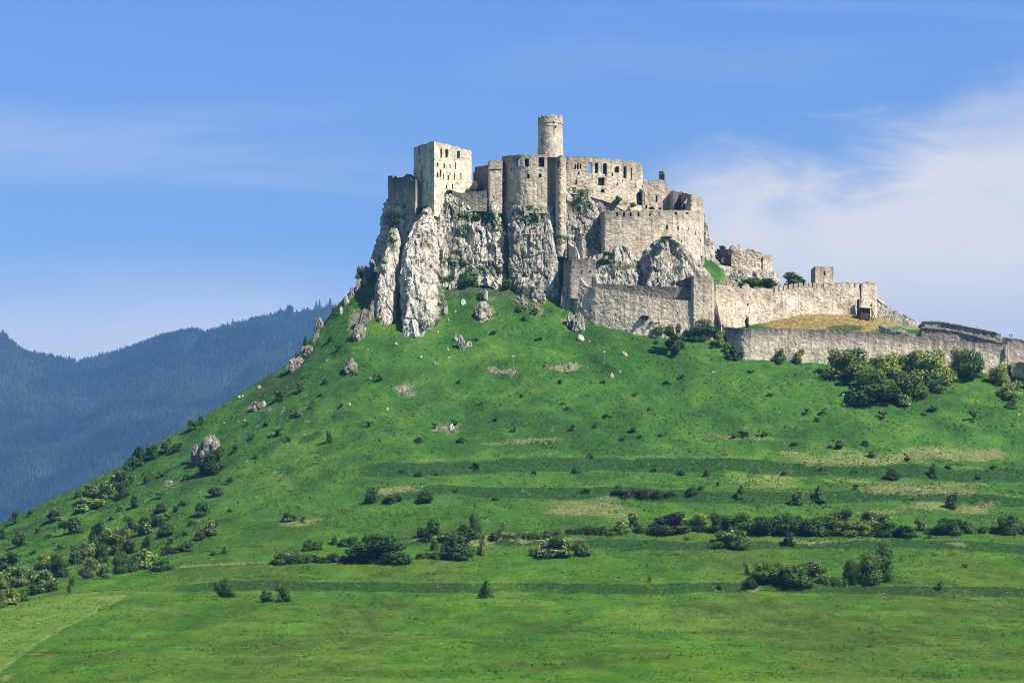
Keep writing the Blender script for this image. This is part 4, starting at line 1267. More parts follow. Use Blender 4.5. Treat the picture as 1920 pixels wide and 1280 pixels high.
# ------------------------------------------------------------------ lower castle
gt = w4([(1055.5, 1006, 488, 560), (1057, 999, 487, 560), (1068, 990.5, 487, 560), (1071, 990, 487, 560), (1092, 990, 487, 560), (1116, 990.5, 488, 560), (1119, 996, 488, 560)])
gt[:, 2] = (HZ - 487) * 991.0 / FP
wall('gate_tower', gt, M_MASG, 'squat grey gate tower at the left end of the lower wall', 'tower', world_pts=True, th=1.5, top=0.12, bulge=0.2, batter=0.5, holes=[(1092, 510, 2, 6, ''), (1106, 509, 3.4, 6, ''), (1075, 500, 1.6, 4, '')])
wall('ruined_gable', [(1066, 1000, 455, 498), (1071, 997, 460, 498), (1078, 995, 462, 498), (1083, 994.5, 474, 498), (1085, 994, 488, 498)], M_PALE, 'bright white broken gable above the grey gate tower', 'ruin', th=1.0, top=0.4, bulge=0.3)
wall('lower_wall', [(1074, 995, 500, 588), (1084, 990.3, 515, 600), (1098, 988, 536, 615), (1116, 985, 539, 630), (1150, 982, 544, 640), (1190, 979, 551, 645), (1230, 977, 558, 650), (1264, 975.5, 562, 655), (1297, 974.5, 564, 655)],
     M_MASL, 'long battered lower wall sloping down from the gate tower', 'wall', th=2.2, top=0.08, bulge=0.3, batter=1.2, step=0.45, holes=[(1270, 588, 1.6, 3, ''), (1215, 600, 1.6, 3, '')])
wall('wall_walk_parapet', [(1112, 987.4, 531, 556), (1150, 984.6, 533, 562), (1190, 981.8, 535, 568), (1230, 979.6, 537, 572), (1264, 978, 538, 574), (1297, 977, 538, 574)],
     M_MASG, 'darker parapet with small loopholes along the top of the lower wall', 'wall', th=0.9, top=0.1, bulge=0.08, step=0.33,
     holes=[(x, 534 + (x - 1112) * 0.098 + 10, 1.5, 3.2, '') for x in range(1186, 1235, 7)] + [(x, 558.5, 1.8, 4.5, '') for x in range(1263, 1294, 6)], winname='loophole')
wall('block_tower', [(1296, 990, 517, 640), (1296.4, 976, 517, 655), (1300, 973.2, 517, 655), (1320, 973, 517.5, 655), (1335.5, 973.3, 519, 655), (1338.5, 976, 530, 650), (1338.5, 990, 530, 640)],
     M_MAS, 'plain square tower block interrupting the lower wall', 'tower', th=1.5, top=0.1, bulge=0.12, batter=0.3, holes=[(1316, 600, 1.6, 3, '')])
wall('roofless_shed', [(1266, 996, 533, 545), (1272, 992, 528, 545), (1284, 984, 521.5, 545), (1296.5, 978, 518, 545)], M_DARKS, 'dark triangular shaded wall behind the plain tower block', 'wall', th=1.0, top=0.03, bulge=0.02)
# upper courtyard wall: shaded end wedge, leaning face, merlons
uw = [(1337.5, 990, 539, 640), (1338.2, 984, 534, 640), (1339.5, 979, 531, 640), (1343, 978.5, 531, 640), (1368, 979.5, 532, 640), (1400, 981.5, 537, 640), (1425, 983, 538.5, 640), (1450, 984, 538.5, 640), (1480, 985, 533, 640), (1500, 986, 530.5, 640), (1560, 987, 529.5, 640), (1600, 987.5, 529, 640), (1612, 988, 529, 640)]
wall('courtyard_wall', uw, M_MASL, 'high sunlit courtyard wall with worn battlements above the dry bank', 'wall', th=1.5, top=0.18, bulge=0.3, batter=2.2, step=0.31,
     gaps=[(x - 1.3, x + 1.3, 9) for x in (1452, 1460, 1468.5, 1478, 1488, 1497.5, 1506.5, 1515.5, 1523.5, 1530.5, 1540, 1544, 1552.5, 1569.5, 1602)] +
     [(1344, 1362, 2.5), (1374, 1392, 5), (1406, 1449, 3), (1356, 1358, 4)],
     holes=[(1402, 572, 2, 6, '')], moss_top=0.1)
wall('spur_wall', [(1336.8, 986, 534, 640), (1338, 983, 538, 640), (1345, 977, 574, 645), (1352, 971.5, 610, 650), (1354, 972.5, 613, 650)], M_MASL, 'steep spur wall dropping from the plain tower block to the outer wall, its side in shade', 'wall', th=1.2, top=0.02, bulge=0.03, rough=0.05, step=0.3)
wall('merlon', [(1363, 980.2, 528.5, 536), (1373, 980.6, 528.5, 536)], M_PALE, 'pale merlon standing near the left end of the courtyard wall', 'merlon', th=0.9, top=0.15, step=0.3, bulge=0.05, holes=[(1368, 531, 1.6, 3.5, '')])
wall('merlon', [(1394, 981.8, 532.5, 541), (1404, 982.2, 532.5, 541)], M_PALE, 'pale merlon standing in the middle dip of the courtyard wall', 'merlon', th=0.9, top=0.2, step=0.3, bulge=0.05)
ct = w4([(1611, 992, 529, 606), (1612, 988.5, 529, 606), (1615, 987.2, 529, 606), (1640, 989, 530, 606), (1643, 993, 531, 606), (1643, 1000, 531, 600)])
wall('corner_tower', ct, M_MASL, 'sunlit square corner tower at the right end of the courtyard wall', 'tower', world_pts=True, th=1.3, top=0.5, bulge=0.15, batter=0.2, holes=[(1634, 571, 2.4, 6, '')], gaps=[(1613, 1615.5, 5), (1624, 1626, 3)])
x_, y_, z_ = at(1610, 592, 984)
slit = box('doorway', (x_, 985.2, at(1610, 577, 985)[2]), (1.0, 1.0, 6.6), M_VOID)  # solid near-black box, its colour stands in for the darkness inside
tag(slit, 'tall narrow dark opening between courtyard wall and corner tower', 'doorway')
# timber lean-to
sh = empty('timber_shed', at(1624, 597, 980), 'dark timber lean-to against the corner tower', 'shed')
a0, b0, c0 = at(1613.5, 599, 980.5), at(1635, 600, 980), at(1624, 578, 980.5)
box('roof', (at(1625, 577.5, 980.5)[0], 980.8, at(1625, 577.5, 980.5)[2]), (6.0, 4.2, 0.25), M_WOOD, sh, 0, (0.15, 0.06, 0))
box('plank_wall', (at(1622, 588, 980)[0], 980.9, at(1622, 588, 980)[2]), (4.0, 2.6, 4.4), M_WOOD, sh)
for px_ in (1614, 1634.5):
    tube('post', at(px_, 602, 979.2), at(px_, 578, 979.2), 0.14, M_WOOD, sh)
tube('brace', at(1643, 601, 979.8), at(1634, 579, 979.8), 0.16, M_WOOD, sh)
tube('brace', at(1639, 602, 981.8), at(1634, 582, 981.8), 0.14, M_WOOD, sh)
# distant small tower
nt = w4([(1520.5, 1016, 501, 545), (1521, 1012, 501, 545), (1528, 1005, 500, 545), (1562.5, 1006.5, 501, 545), (1564, 1018, 501, 545), (1540, 1020, 501, 545)])
nt[:, 2] = (HZ - 500) * 1006 / FP
wall('watch_tower', nt, M_MAS, 'small square watch tower standing behind the courtyard wall', 'tower', world_pts=True, closed=True, th=1.0, top=0.06, bulge=0.05, rough=0.07, holes=[(1546.5, 512.5, 3, 7, 'a')])
# ruined building on rocks
ob = w4([(1339, 1036, 466, 505), (1342.5, 1034, 466, 505), (1372, 1021, 468, 510)])
wall('ruined_building', ob, M_DARKS, 'dark shaded end wall of the small ruin, with a bright arch', 'ruin', world_pts=True, th=1.2, top=0.15, bulge=0.05, holes=[(1354.5, 486, 7.5, 13, 'as')])
wall('ruined_building', [(1354, 1040, 470, 500), (1375, 1034, 470, 500)], M_PALE, 'bright inner wall seen through the arch of the small ruin', 'ruin', th=1.0, top=0.1)
wall('ruined_building', [(1371.5, 1020.8, 468, 516), (1376, 1020.6, 466, 516), (1390, 1020.2, 467, 520), (1405, 1020.5, 469, 522), (1417, 1020.8, 470, 526), (1427, 1021, 474, 528), (1428.5, 1022.5, 486, 528), (1430, 1021.2, 476, 524), (1445, 1022.5, 477, 510), (1448, 1030, 480, 510)],
     M_MASL, 'sunlit long wall of the small ruin on the rocks', 'ruin', th=1.6, top=0.9, bulge=0.35, rough=0.2)
spire('rock_outcrop', [(480, 1377, 12, 1024, 2.0), (466, 1376, 9, 1024, 1.6), (459, 1377, 4, 1024, 1)], M_ROCKG, 'knobbly rock stump on top of the small ruin, left one', amp=0.3, seed=5)
spire('rock_outcrop', [(480, 1388, 7, 1024, 1.5), (464, 1387, 5.5, 1024, 1.2), (459.5, 1387, 3, 1024, 0.7)], M_ROCKG, 'rounded rock stump on top of the small ruin, right one', amp=0.2, seed=6)
spire('rock_outcrop', [(482, 1417, 9, 1024, 1.5), (470, 1416, 6, 1024, 1), (467, 1416, 3, 1024, 0.6)], M_ROCKG, 'low rock lump on the right part of the small ruin', amp=0.2, seed=8)

# outer wall
ow = [(1351, 992, 611, 640), (1352, 984, 611.5, 650), (1355, 977, 612, 680), (1363, 971, 613, 690), (1374, 966.5, 614.5, 694), (1386, 963, 615.5, 698), (1396, 961.8, 616, 699), (1430, 961.3, 616, 700), (1500, 961, 616, 704), (1560, 960, 618, 712), (1610, 959, 621.5, 716), (1660, 958.5, 626, 718), (1740, 958, 634, 722), (1800, 957.5, 639, 726), (1860, 957, 643.5, 730), (1888, 956.5, 646, 735)]
wall('outer_wall', ow, M_MAST, 'long streaked outer wall curving across the lower slope', 'wall', curved=True, th=1.8, top=0.10, bulge=0.25, batter=1.0, step=0.45)
wall('outer_wall', [(1889, 957, 640, 735), (1893, 962, 641, 730), (1925, 964, 645, 730), (1990, 962, 655, 745), (2100, 958, 680, 770)], M_MASG, 'darker end section of the outer wall by the right edge', 'wall', th=1.6, top=0.15, batter=0.8)
# pale coping stones
cp = w4([(1884, 955.6, 645, 647.2), (1888.5, 955.6, 645, 647.2)])
wall('buttress', [(1886.5, 955.4, 646, 668), (1888.5, 955.3, 646, 668)], M_PALE, 'thin pale upright edge where the two outer wall sections meet', 'buttress', th=0.7, top=0.02, bulge=0.0, rough=0.04, batter=0.6)
wall('low_wall', [(1896, 950, 681, 705), (1908, 949, 680, 706), (1912, 948, 677, 706), (1925, 946, 681, 710), (1970, 944, 690, 720)], M_MAS, 'low grey wall stub with pale top at the right edge', 'wall', th=1.4, top=0.1)
wall('terrace_wall', [(1718, 976, 631, 650), (1727, 974, 614, 652), (1745, 973, 615, 654), (1770, 971.5, 616.5, 656), (1800, 970, 622, 658), (1840, 967, 633, 660), (1886, 963, 645, 662)], M_MAS, 'dark inner terrace wall with a sloping top behind the outer wall', 'wall', th=1.2, top=0.04, bulge=0.05)
for _nm, _pp, _lab in (('coping', [(1727, 973.6, 612.6, 614.8), (1745, 972.6, 613.6, 615.8), (1770, 971.1, 615.1, 617.3), (1800, 969.6, 620.6, 622.8), (1840, 966.6, 631.6, 633.8), (1886, 962.6, 643.6, 645.8)], 'pale coping line along the sloping inner terrace wall'), ('coping', [(1728, 995.6, 603, 604.8), (1732, 991.6, 601.5, 603.3), (1760, 990.6, 601.5, 603.3), (1790, 988.6, 606.5, 608.3), (1830, 986.1, 614.5, 616.3), (1870, 983.6, 623, 624.8)], 'pale coping line on the upper terrace wall against the sky')):
    wall(_nm, _pp, M_PALE, _lab, 'coping', th=1.0, top=0.02, bulge=0.0, rough=0.04, step=0.3)
wall('terrace_wall', [(1727, 996, 604.5, 640), (1732, 992, 603, 640), (1760, 991, 603, 640), (1790, 989, 608, 645), (1830, 986.5, 616, 650), (1870, 984, 624.5, 655), (1877, 983.6, 626, 655), (1880, 990, 627, 655)], M_MAS, 'upper dark grey terrace wall against the sky on the far right', 'wall', th=1.4, top=0.12, bulge=0.1)
wall('terrace_wall', [(1876, 986, 631, 660), (1900, 984, 634, 660), (1925, 982, 640, 665), (2000, 976, 655, 680)], M_MAS, 'low rubble wall running out of the picture where two visitors stand', 'wall', th=1.4, top=0.3, bulge=0.2)
wall('stair_parapet', [(1647, 974, 609, 618), (1660, 972, 614, 624), (1675, 970, 619.5, 630), (1690, 968.5, 623, 632), (1716, 967, 625.5, 634)], M_PALE, 'thin white-topped parapet beside the dry grass bank', 'wall', th=0.5, top=0.03, bulge=0.02, step=0.3)
# ------------------------------------------------------------------ where-phrases for the many small things
ANCHORS = [(385, 835, 'the big ridge rock'), (658, 685, 'the mossy boulder'), (480, 760, 'the white-topped boulder'), (551, 682, 'the knobbly skyline boulder'), (735, 560, 'the narrow pinnacle'), (790, 590, 'the white pinnacle'), (868, 645, 'the upright splinter rock'), (905, 585, 'the crumbling rock'),
           (1085, 600, 'the rounded upright rock'), (1268, 640, 'the thin see-through tree'), (1381, 665, 'the curved wall corner'), (1620, 710, 'the big thicket'), (1821, 690, 'the round dark wall bush'), (1898, 740, 'the bushes at the right edge'), (842, 682, 'the first floodlight post'), (962, 680, 'the second floodlight post'), (1133, 672, 'the third floodlight post'), (1337, 708, 'the fourth floodlight post'),
           (762, 730, 'the rubble patch under the pinnacle'), (1062, 686, 'the wide rubble patch'), (925, 696, 'the twin rubble patches'), (835, 802, 'the rubble streak halfway down'), (990, 830, 'the long bare streak'), (1345, 823, 'the short bare streak'), (1800, 852, 'the largest straw patch'), (1495, 853, 'the small straw patch'), (1740, 912, 'the long straw patch'), (1105, 952, 'the central straw patch'),
           (697, 930, 'the upright terrace bush'), (795, 932, 'the lone rounded terrace bush'), (714, 1030, 'the huge round bush'), (866, 1015, 'the large conical bush'), (893, 985, 'the slender dark tree'), (1268, 980, 'the brown dome bush'), (1392, 922, 'the egg-shaped bush'), (1537, 925, 'the pyramid-shaped bush'), (1788, 937, 'the twiggy-topped bush'), (1750, 883, 'the slim bank bush'), (1672, 889, 'the brownish bank bush'), (1328, 885, 'the middle bank bush'),
           (1235, 925, 'the heathery patch'), (1660, 1055, 'the tallest of three trees'), (187, 997, 'the tall rounded thicket bush'), (136, 982, 'the bush with long shadow'), (38, 1010, 'the dark bush near the left edge'), (266, 988, 'the round flowering bush'), (380, 953, 'the dark bush above the hollow'), (222, 1054, 'the white-stemmed tree'), (405, 920, 'the tawny bush'), (176, 920, 'the skyline thicket'), (598, 605, 'the brown rock knob'), (545, 968, 'the whitish flowering bush'), (1000, 500, 'the grey rock columns'), (1075, 560, 'the broken rocks'), (455, 700, 'the open left skyline')]
USED = set()


def near_label(what, px, py):
    c = sorted(ANCHORS, key=lambda a: (a[0] - px) ** 2 + ((a[1] - py) * 1.3) ** 2)
    for far, adv in ((False, 'close'), (True, 'farther')):
        for a in c[:7]:
            dx, dy = px - a[0], py - a[1]
            ad, bd = abs(dx), abs(dy)
            if ad > 2.2 * bd:
                w = 'right of' if dx > 0 else 'left of'
            elif bd > 2.2 * ad:
                w = 'below' if dy > 0 else 'above'
            else:
                w = ('below' if dy > 0 else 'above') + ' and ' + ('right of' if dx > 0 else 'left of')
            lab = what + ' ' + w + ' ' + a[2]
            if lab not in USED:
                USED.add(lab)
                return lab
    return what + ' in the open grass'


# ------------------------------------------------------------------ loose rocks
ROCKPROTO = {}


def rock_mesh(kind, seed, mat):
    key = (kind, seed, mat.name)
    if key in ROCKPROTO:
        return ROCKPROTO[key]
    nu, nv = (40, 26) if kind == 'big' else (16, 10)
    a = np.arange(nu) * 2 * math.pi / nu
    b = np.linspace(-0.5 * math.pi, 0.5 * math.pi, nv)
    A, B = np.meshgrid(a, b, indexing='ij')
    D = np.stack([np.cos(A) * np.cos(B), np.sin(A) * np.cos(B), np.sin(B)], -1).reshape(-1, 3)
    q = np.sign(D) * np.abs(D) ** 0.8
    F1, F2, ID = worley(D * 1.6 + seed * 7.7, seed)
    r = 1.0 + 0.32 * (ID - 0.5) - 0.28 * np.exp(-(F2 - F1) * 8) + 0.22 * fbm(D * 1.3 + seed, 3, seed + 5) + 0.10 * fbm(D * 6 + seed, 2, seed + 9)
    V = q * r[:, None]
    V[:, 2] = (V[:, 2] + 0.75) / 1.75
    V[:, :2] *= 0.5 * (1.12 - 0.35 * np.clip(V[:, 2:3], 0, 1))
    o = mk('rock', V, grid_faces(nu, nv, wrap=True), mat, attrs={'cover': np.stack([0 * r, 0 * r, 0 * r, 0 * r + 1], -1)})
    me = o.data
    bpy.data.objects.remove(o)
    ROCKPROTO[key] = me
    return me


def stone(px, py, w, h, label, kind='big', seed=1, mat=None, group=None, name='boulder', rz=0.0, tilt=0.0, depth=0.8, y0=420):
    p = drop(px, py, y0)
    s = p[1] / FP
    mat = M_ROCKD if px < 700 and kind == 'big' else (mat or (M_ROCKG if kind == 'big' else M_ROCK))
    o = bpy.data.objects.new(name, rock_mesh(kind, seed, mat))
    o.location = (p[0], p[1] + w * s * depth * 0.3, p[2] - 0.12 * h * s)
    k = 0.88 if px < 660 and kind == 'big' else 1.0
    o.scale = (w * s * k, w * s * depth * k, h * s * 1.1 * k)
    o.rotation_euler = (0, tilt, rz)
    link(o)
    tag(o, label, 'rock', group)
    return o


stone(387, 870, 50, 66, 'big light rock standing out low on the left ridge', seed=11, tilt=0.12, depth=1.1, mat=M_ROCKG)
stone(366, 868, 20, 42, 'narrow shaded rock leaning on the big rock of the left ridge', seed=12, mat=M_ROCKG)
stone(658, 700, 32, 32, 'mossy boulder on the open slope left below the pinnacles', seed=13, mat=M_ROCKG)
stone(868, 657, 13, 31, 'upright splinter of rock below the white pinnacle', seed=17, tilt=-0.15)
stone(855, 640, 9, 10, 'small white block just left of the upright splinter', 'small', 2)
stone(880, 652, 11, 12, 'small white block just right of the upright splinter', 'small', 3)
stone(905, 600, 32, 34, 'crumbling rock in the grass straight below the low cliff', seed=15)
stone(911, 566, 9, 22, 'thin stone finger above the crumbling rock', 'small', 4)
stone(1085, 622, 25, 38, 'rounded upright rock below the grey gate tower', seed=16, mat=M_ROCKG)
stone(1070, 612, 16, 26, 'smaller shaded rock left of the rounded upright rock', seed=17, mat=M_ROCKG)
stone(1089, 640, 14, 14, 'little rubble heap under the rounded upright rock', 'small', 5)
stone(480, 770, 28, 22, 'white-topped boulder near the ridge line on the left slope', seed=18)
stone(494, 762, 10, 12, 'small pinkish stone right above the white-topped boulder', 'small', 6)
stone(551, 696, 28, 28, 'knobbly boulder on the left skyline, lowest of the skyline rocks', seed=19)
stone(562, 684, 16, 18, 'small boulder touching the knobbly skyline boulder', seed=20, mat=M_ROCKG)
stone(578, 664, 26, 20, 'flat pale boulder on the left skyline', seed=21)
stone(568, 661, 10, 16, 'thin dark slab leaning on the flat pale boulder', seed=22, mat=M_ROCKG)
stone(587, 645, 13, 30, 'slanting slab of rock on the left skyline under the brown knob', seed=23, tilt=0.3)
stone(598, 620, 21, 30, 'brownish rounded rock knob, the most prominent on the left skyline', seed=24, mat=M_ROCKG)
stone(668, 640, 26, 34, 'lower rocks of the outcrop left of the narrow pinnacle', seed=25, mat=M_ROCKG, tilt=0.3)
stone(676, 618, 26, 42, 'upper rocks of the outcrop left of the narrow pinnacle', seed=26, mat=M_ROCKG, tilt=0.3)
stone(690, 604, 14, 40, 'dark shaded crag pressed against the narrow pinnacle', seed=27, mat=M_ROCKG, tilt=0.2)
stone(658, 560, 12, 26, 'pale upright slab on the skyline just left of the castle crag', seed=29, tilt=0.1)
stone(650, 570, 10, 16, 'low stone beside the pale upright skyline slab', 'small', 7)
stone(672, 546, 12, 22, 'dark rocky knob on the skyline left of the castle crag', seed=30, mat=M_ROCKG)
stone(686, 530, 13, 30, 'shaded rocky step on the skyline touching the castle crag', seed=31, mat=M_ROCKG)
stone(698, 512, 12, 26, 'highest shaded rocky step under the castle wall on the left', seed=32, mat=M_ROCKG)
stone(640, 590, 8, 16, 'thin dark stone in the grass of the left skyline', 'small', 8, M_ROCKG)
stone(1064, 580, 26, 46, 'tall broken rock at the foot of the gate tower, left piece', seed=33, depth=0.7, y0=950)
stone(1083, 584, 24, 40, 'tall broken rock at the foot of the gate tower, middle piece', seed=34, depth=0.7, y0=950)
stone(1096, 586, 16, 26, 'tall broken rock at the foot of the gate tower, right piece', seed=35, depth=0.7, y0=950)
stone(968, 535, 18, 24, 'square masonry stump at the foot of the grey rock columns', seed=36, mat=M_MAS)
stone(1010, 566, 30, 26, 'bare crumbling rock patch below the grey rock columns', seed=37, mat=M_ROCKG)
stone(878, 532, 10, 12, 'grey stone among the shrubs below the low cliff, left one', 'small', 9)
stone(848, 545, 14, 18, 'grey stone among the shrubs right of the white pinnacle', 'small', 10)
stone(868, 572, 9, 12, 'grey stone in the grass right of the white pinnacle', 'small', 11)
stone(835, 590, 12, 26, 'slender rock fragment leaning on the right side of the white pinnacle', seed=38)
stone(1173, 668, 9, 11, 'white slab lying in the grass under the long lower wall', 'small', 12, tilt=-0.5)
stone(1147, 709, 8, 10, 'small white stone in the middle of the upper slope', 'small', 13)
stone(847, 806, 10, 12, 'light stone with a weed beside it halfway down the slope', 'small', 14)
SCREE = [(762, 738, 16, 12), (835, 806, 26, 6), (1062, 688, 34, 8), (925, 697, 18, 8), (955, 700, 16, 6), (1000, 574, 22, 12), (975, 562, 26, 8), (905, 590, 20, 20), (1395, 0, 0, 0), (990, 831, 60, 3), (1345, 824, 30, 3)]
r_ = np.random.default_rng(21)


def scree():
    Vs, Fs, b = [], [], 0
    me = rock_mesh('small', 15, M_ROCK)
    n = len(me.vertices)
    co = np.empty(n * 3, np.float32)
    me.vertices.foreach_get('co', co)
    co = co.reshape(-1, 3)
    fc = grid_faces(16, 10, wrap=True)
    for cx, cy, rx, ry in SCREE:
        if not rx:
            continue
        for _ in range(int(10 + rx * ry * 0.10)):
            p = drop(cx + rx * r_.normal() * 0.5, cy + ry * r_.normal() * 0.5, 600)
            s = r_.uniform(0.25, 0.95) * (1 if r_.random() < .9 else 1.5)
            a = r_.uniform(0, 6.28)
            q = co * np.array([s * r_.uniform(.8, 1.5), s, s * .7])
            q = np.stack([q[:, 0] * math.cos(a) - q[:, 1] * math.sin(a), q[:, 0] * math.sin(a) + q[:, 1] * math.cos(a), q[:, 2]], -1) + p - [0, 0, 0.15 * s]
            Vs.append(q)
            Fs.append(fc + b)
            b += n
    V = np.concatenate(Vs)
    z = np.zeros(len(V))
    o = mk('scree', V, np.concatenate(Fs), M_ROCKD, attrs={'cover': np.stack([z, z, z, z + 1], -1)})
    tag(o, 'loose pale rubble showing through the grass in patches', 'scree', kind='stuff')


scree()
for i, (px, py, s) in enumerate([(742, 645, 7), (789, 670, 7), (816, 682, 8), (839, 654, 5), (791, 704, 5), (694, 709, 5), (820, 624, 6), (612, 676, 5), (655, 758, 7), (725, 767, 7), (420, 792, 4), (485, 727, 8), (462, 836, 4), (1162, 697, 5), (1034, 808, 6),
                                (853, 584, 5), (840, 600, 4), (448, 745, 7), (455, 742, 5), (459, 788, 5), (374, 922, 5), (373, 923, 5), (320, 903, 6), (855, 627, 5), (1300, 716, 3), (1390, 768, 3), (1510, 866, 5), (1105, 640, 4), (1052, 600, 5), (690, 655, 4), (600, 690, 4), (520, 735, 5)]):
    stone(px, py + 2, s * 1.15, s * 0.8, near_label('small white stone', px, py), 'small', 40 + i % 6, M_ROCKG, 'small white stones scattered on the slope', 'small_stone', rz=i * 1.3)


# ------------------------------------------------------------------ leaves
def leaf_mat(name, a, b_, c, spread=0.25):
    m, N, b = new_mat(name, 0.75, 0.25)
    oi = N.n('ShaderNodeObjectInfo')
    pos = N.n('ShaderNodeNewGeometry').outputs['Position']
    n1 = N.noise(pos, 0.55, 3.0, 0.6)
    n2 = N.noise(pos, 2.2, 2.0, 0.7)
    v = N.math('ADD', N.math('MULTIPLY', n1, 0.5), N.math('MULTIPLY', n2, 0.5))
    v = N.math('ADD', v, N.math('MULTIPLY', N.math('SUBTRACT', oi.outputs['Random'], 0.5), spread))
    col = N.ramp(v, [(0.32, a), (0.5, b_), (0.68, c)])
    N.t.links.new(col, b.inputs['Base Color'])
    tr = N.n('ShaderNodeBsdfTranslucent', {'Color': col})
    mx = N.n('ShaderNodeMixShader', {0: 0.22, 1: b.outputs[0], 2: tr.outputs[0]})
    out = [x for x in N.t.nodes if x.type == 'OUTPUT_MATERIAL'][0]
    N.t.links.new(mx.outputs[0], out.inputs['Surface'])
    return m


ML_DARK = leaf_mat('dark_leaves', (0.019, 0.056, 0.016), (0.043, 0.114, 0.024), (0.095, 0.185, 0.038))
ML_MID = leaf_mat('green_leaves', (0.026, 0.070, 0.014), (0.060, 0.140, 0.024), (0.13, 0.225, 0.042))
ML_LIGHT = leaf_mat('bright_leaves', (0.05, 0.10, 0.016), (0.16, 0.24, 0.040), (0.32, 0.39, 0.09))
ML_BROWN = leaf_mat('olive_brown_leaves', (0.022, 0.042, 0.014), (0.050, 0.078, 0.024), (0.105, 0.13, 0.042))
ML_NEEDLE = leaf_mat('dark_needles', (0.008, 0.020, 0.012), (0.014, 0.036, 0.016), (0.030, 0.058, 0.022))
M_BLOSSOM, _N, _b = new_mat('cream_blossom', 0.85, 0.1)
_b.inputs['Base Color'].default_value = (0.52, 0.54, 0.30, 1)
M_BARK, _N, _b = new_mat('brown_bark', 0.95, 0.1)
_b.inputs['Base Color'].default_value = (0.07, 0.055, 0.04, 1)
M_BIRCH, _N, _b = new_mat('white_bark', 0.85, 0.1)
_b.inputs['Base Color'].default_value = (0.62, 0.60, 0.56, 1)


def leaf_cloud(C, size, seed, up=0.0, out=None):
    """one bent quad per centre, turned roughly outwards"""
    r = np.random.default_rng(seed)
    n = len(C)
    d = r.standard_normal((n, 3))
    if out is not None:
        d = d * 0.5 + out
    d /= np.linalg.norm(d, axis=1, keepdims=True)
    a = np.cross(d, r.standard_normal((n, 3)))
    a /= np.linalg.norm(a, axis=1, keepdims=True)
    b = np.cross(d, a)
    s = (size * r.uniform(0.6, 1.35, n))[:, None]
    a, b = a * s, b * s * 0.75
    V = np.stack([C - a, C - b * 0.9 + d * s * 0.12, C + a, C + b * 0.9 + d * s * 0.12], 1).reshape(-1, 3)
    F = np.arange(n * 4).reshape(-1, 4)
    return V, F


def crown_points(kind, n, seed):
    """unit crown: x,y in -.5..5, z 0..1"""
    r = np.random.default_rng(seed)
    L = []
    if kind == 'cone':
        z = 1 - np.sqrt(r.random(n) * 0.97)
        z = np.clip(z, 0.02, 1)
        tier = 0.75 + 0.25 * np.abs(np.sin(z * 22 + seed))
        rad = 0.5 * (1 - z) ** 0.85 * tier * np.sqrt(r.uniform(0.45, 1, n))
        a = r.random(n) * 6.283
        rad *= (1 + 0.25 * np.sin(3 * a + seed)) * (1 + 0.3 * fbm(np.stack([np.cos(a) * 1.5, np.sin(a) * 1.5, z * 4 + seed], -1), 2, seed))
        P = np.stack([rad * np.cos(a), rad * np.sin(a), 0.04 + 0.94 * z], -1)
        O = np.stack([np.cos(a), np.sin(a), 0.4 + 0 * a], -1)
        return P, O
    if kind == 'tall':
        lob = [(r.uniform(-.16, .16), r.uniform(-.16, .16), z, r.uniform(.20, .34), r.uniform(.16, .22)) for z in np.linspace(.16, .86, 11)]
    elif kind == 'low':
        lob = [(x, r.uniform(-.2, .2), r.uniform(.12, .45), r.uniform(.10, .2), r.uniform(.28, .5)) for x in np.linspace(-.40, .40, 12)]
    elif kind == 'sparse':
        lob = [(r.uniform(-.3, .3), r.uniform(-.3, .3), r.uniform(.2, .85), r.uniform(.08, .18), r.uniform(.08, .16)) for _ in range(12)]
    else:
        lob = []
        for _ in range(16):
            a, q = r.random() * 6.283, r.random() ** 0.6
            z = r.uniform(.12, .78)
            k = math.sqrt(max(0.05, 1 - ((z - .3) / .62) ** 2))
            lob.append((.33 * q * k * math.cos(a), .33 * q * k * math.sin(a), z, r.uniform(.13, .23), r.uniform(.14, .25)))
    lob = np.array(lob)
    wgt = lob[:, 3] ** 2
    idx = r.choice(len(lob), n, p=wgt / wgt.sum())
    d = r.standard_normal((n, 3))
    d /= np.linalg.norm(d, axis=1, keepdims=True)
    rr = r.uniform(0.55, 1.06, n)
    c = lob[idx]
    P = np.stack([c[:, 0] + d[:, 0] * c[:, 3] * rr, c[:, 1] + d[:, 1] * c[:, 3] * rr, c[:, 2] + d[:, 2] * c[:, 4] * rr], -1)
    P[:, 2] = np.clip(P[:, 2], 0.01, None)
    P[:, 2] /= max(1.0, P[:, 2].max())
    return P, d + np.array([0, 0, 0.35])


PROTO = {}
SIZES = {'L': (5200, 0.030), 'M': (1800, 0.050), 'S': (380, 0.10)}


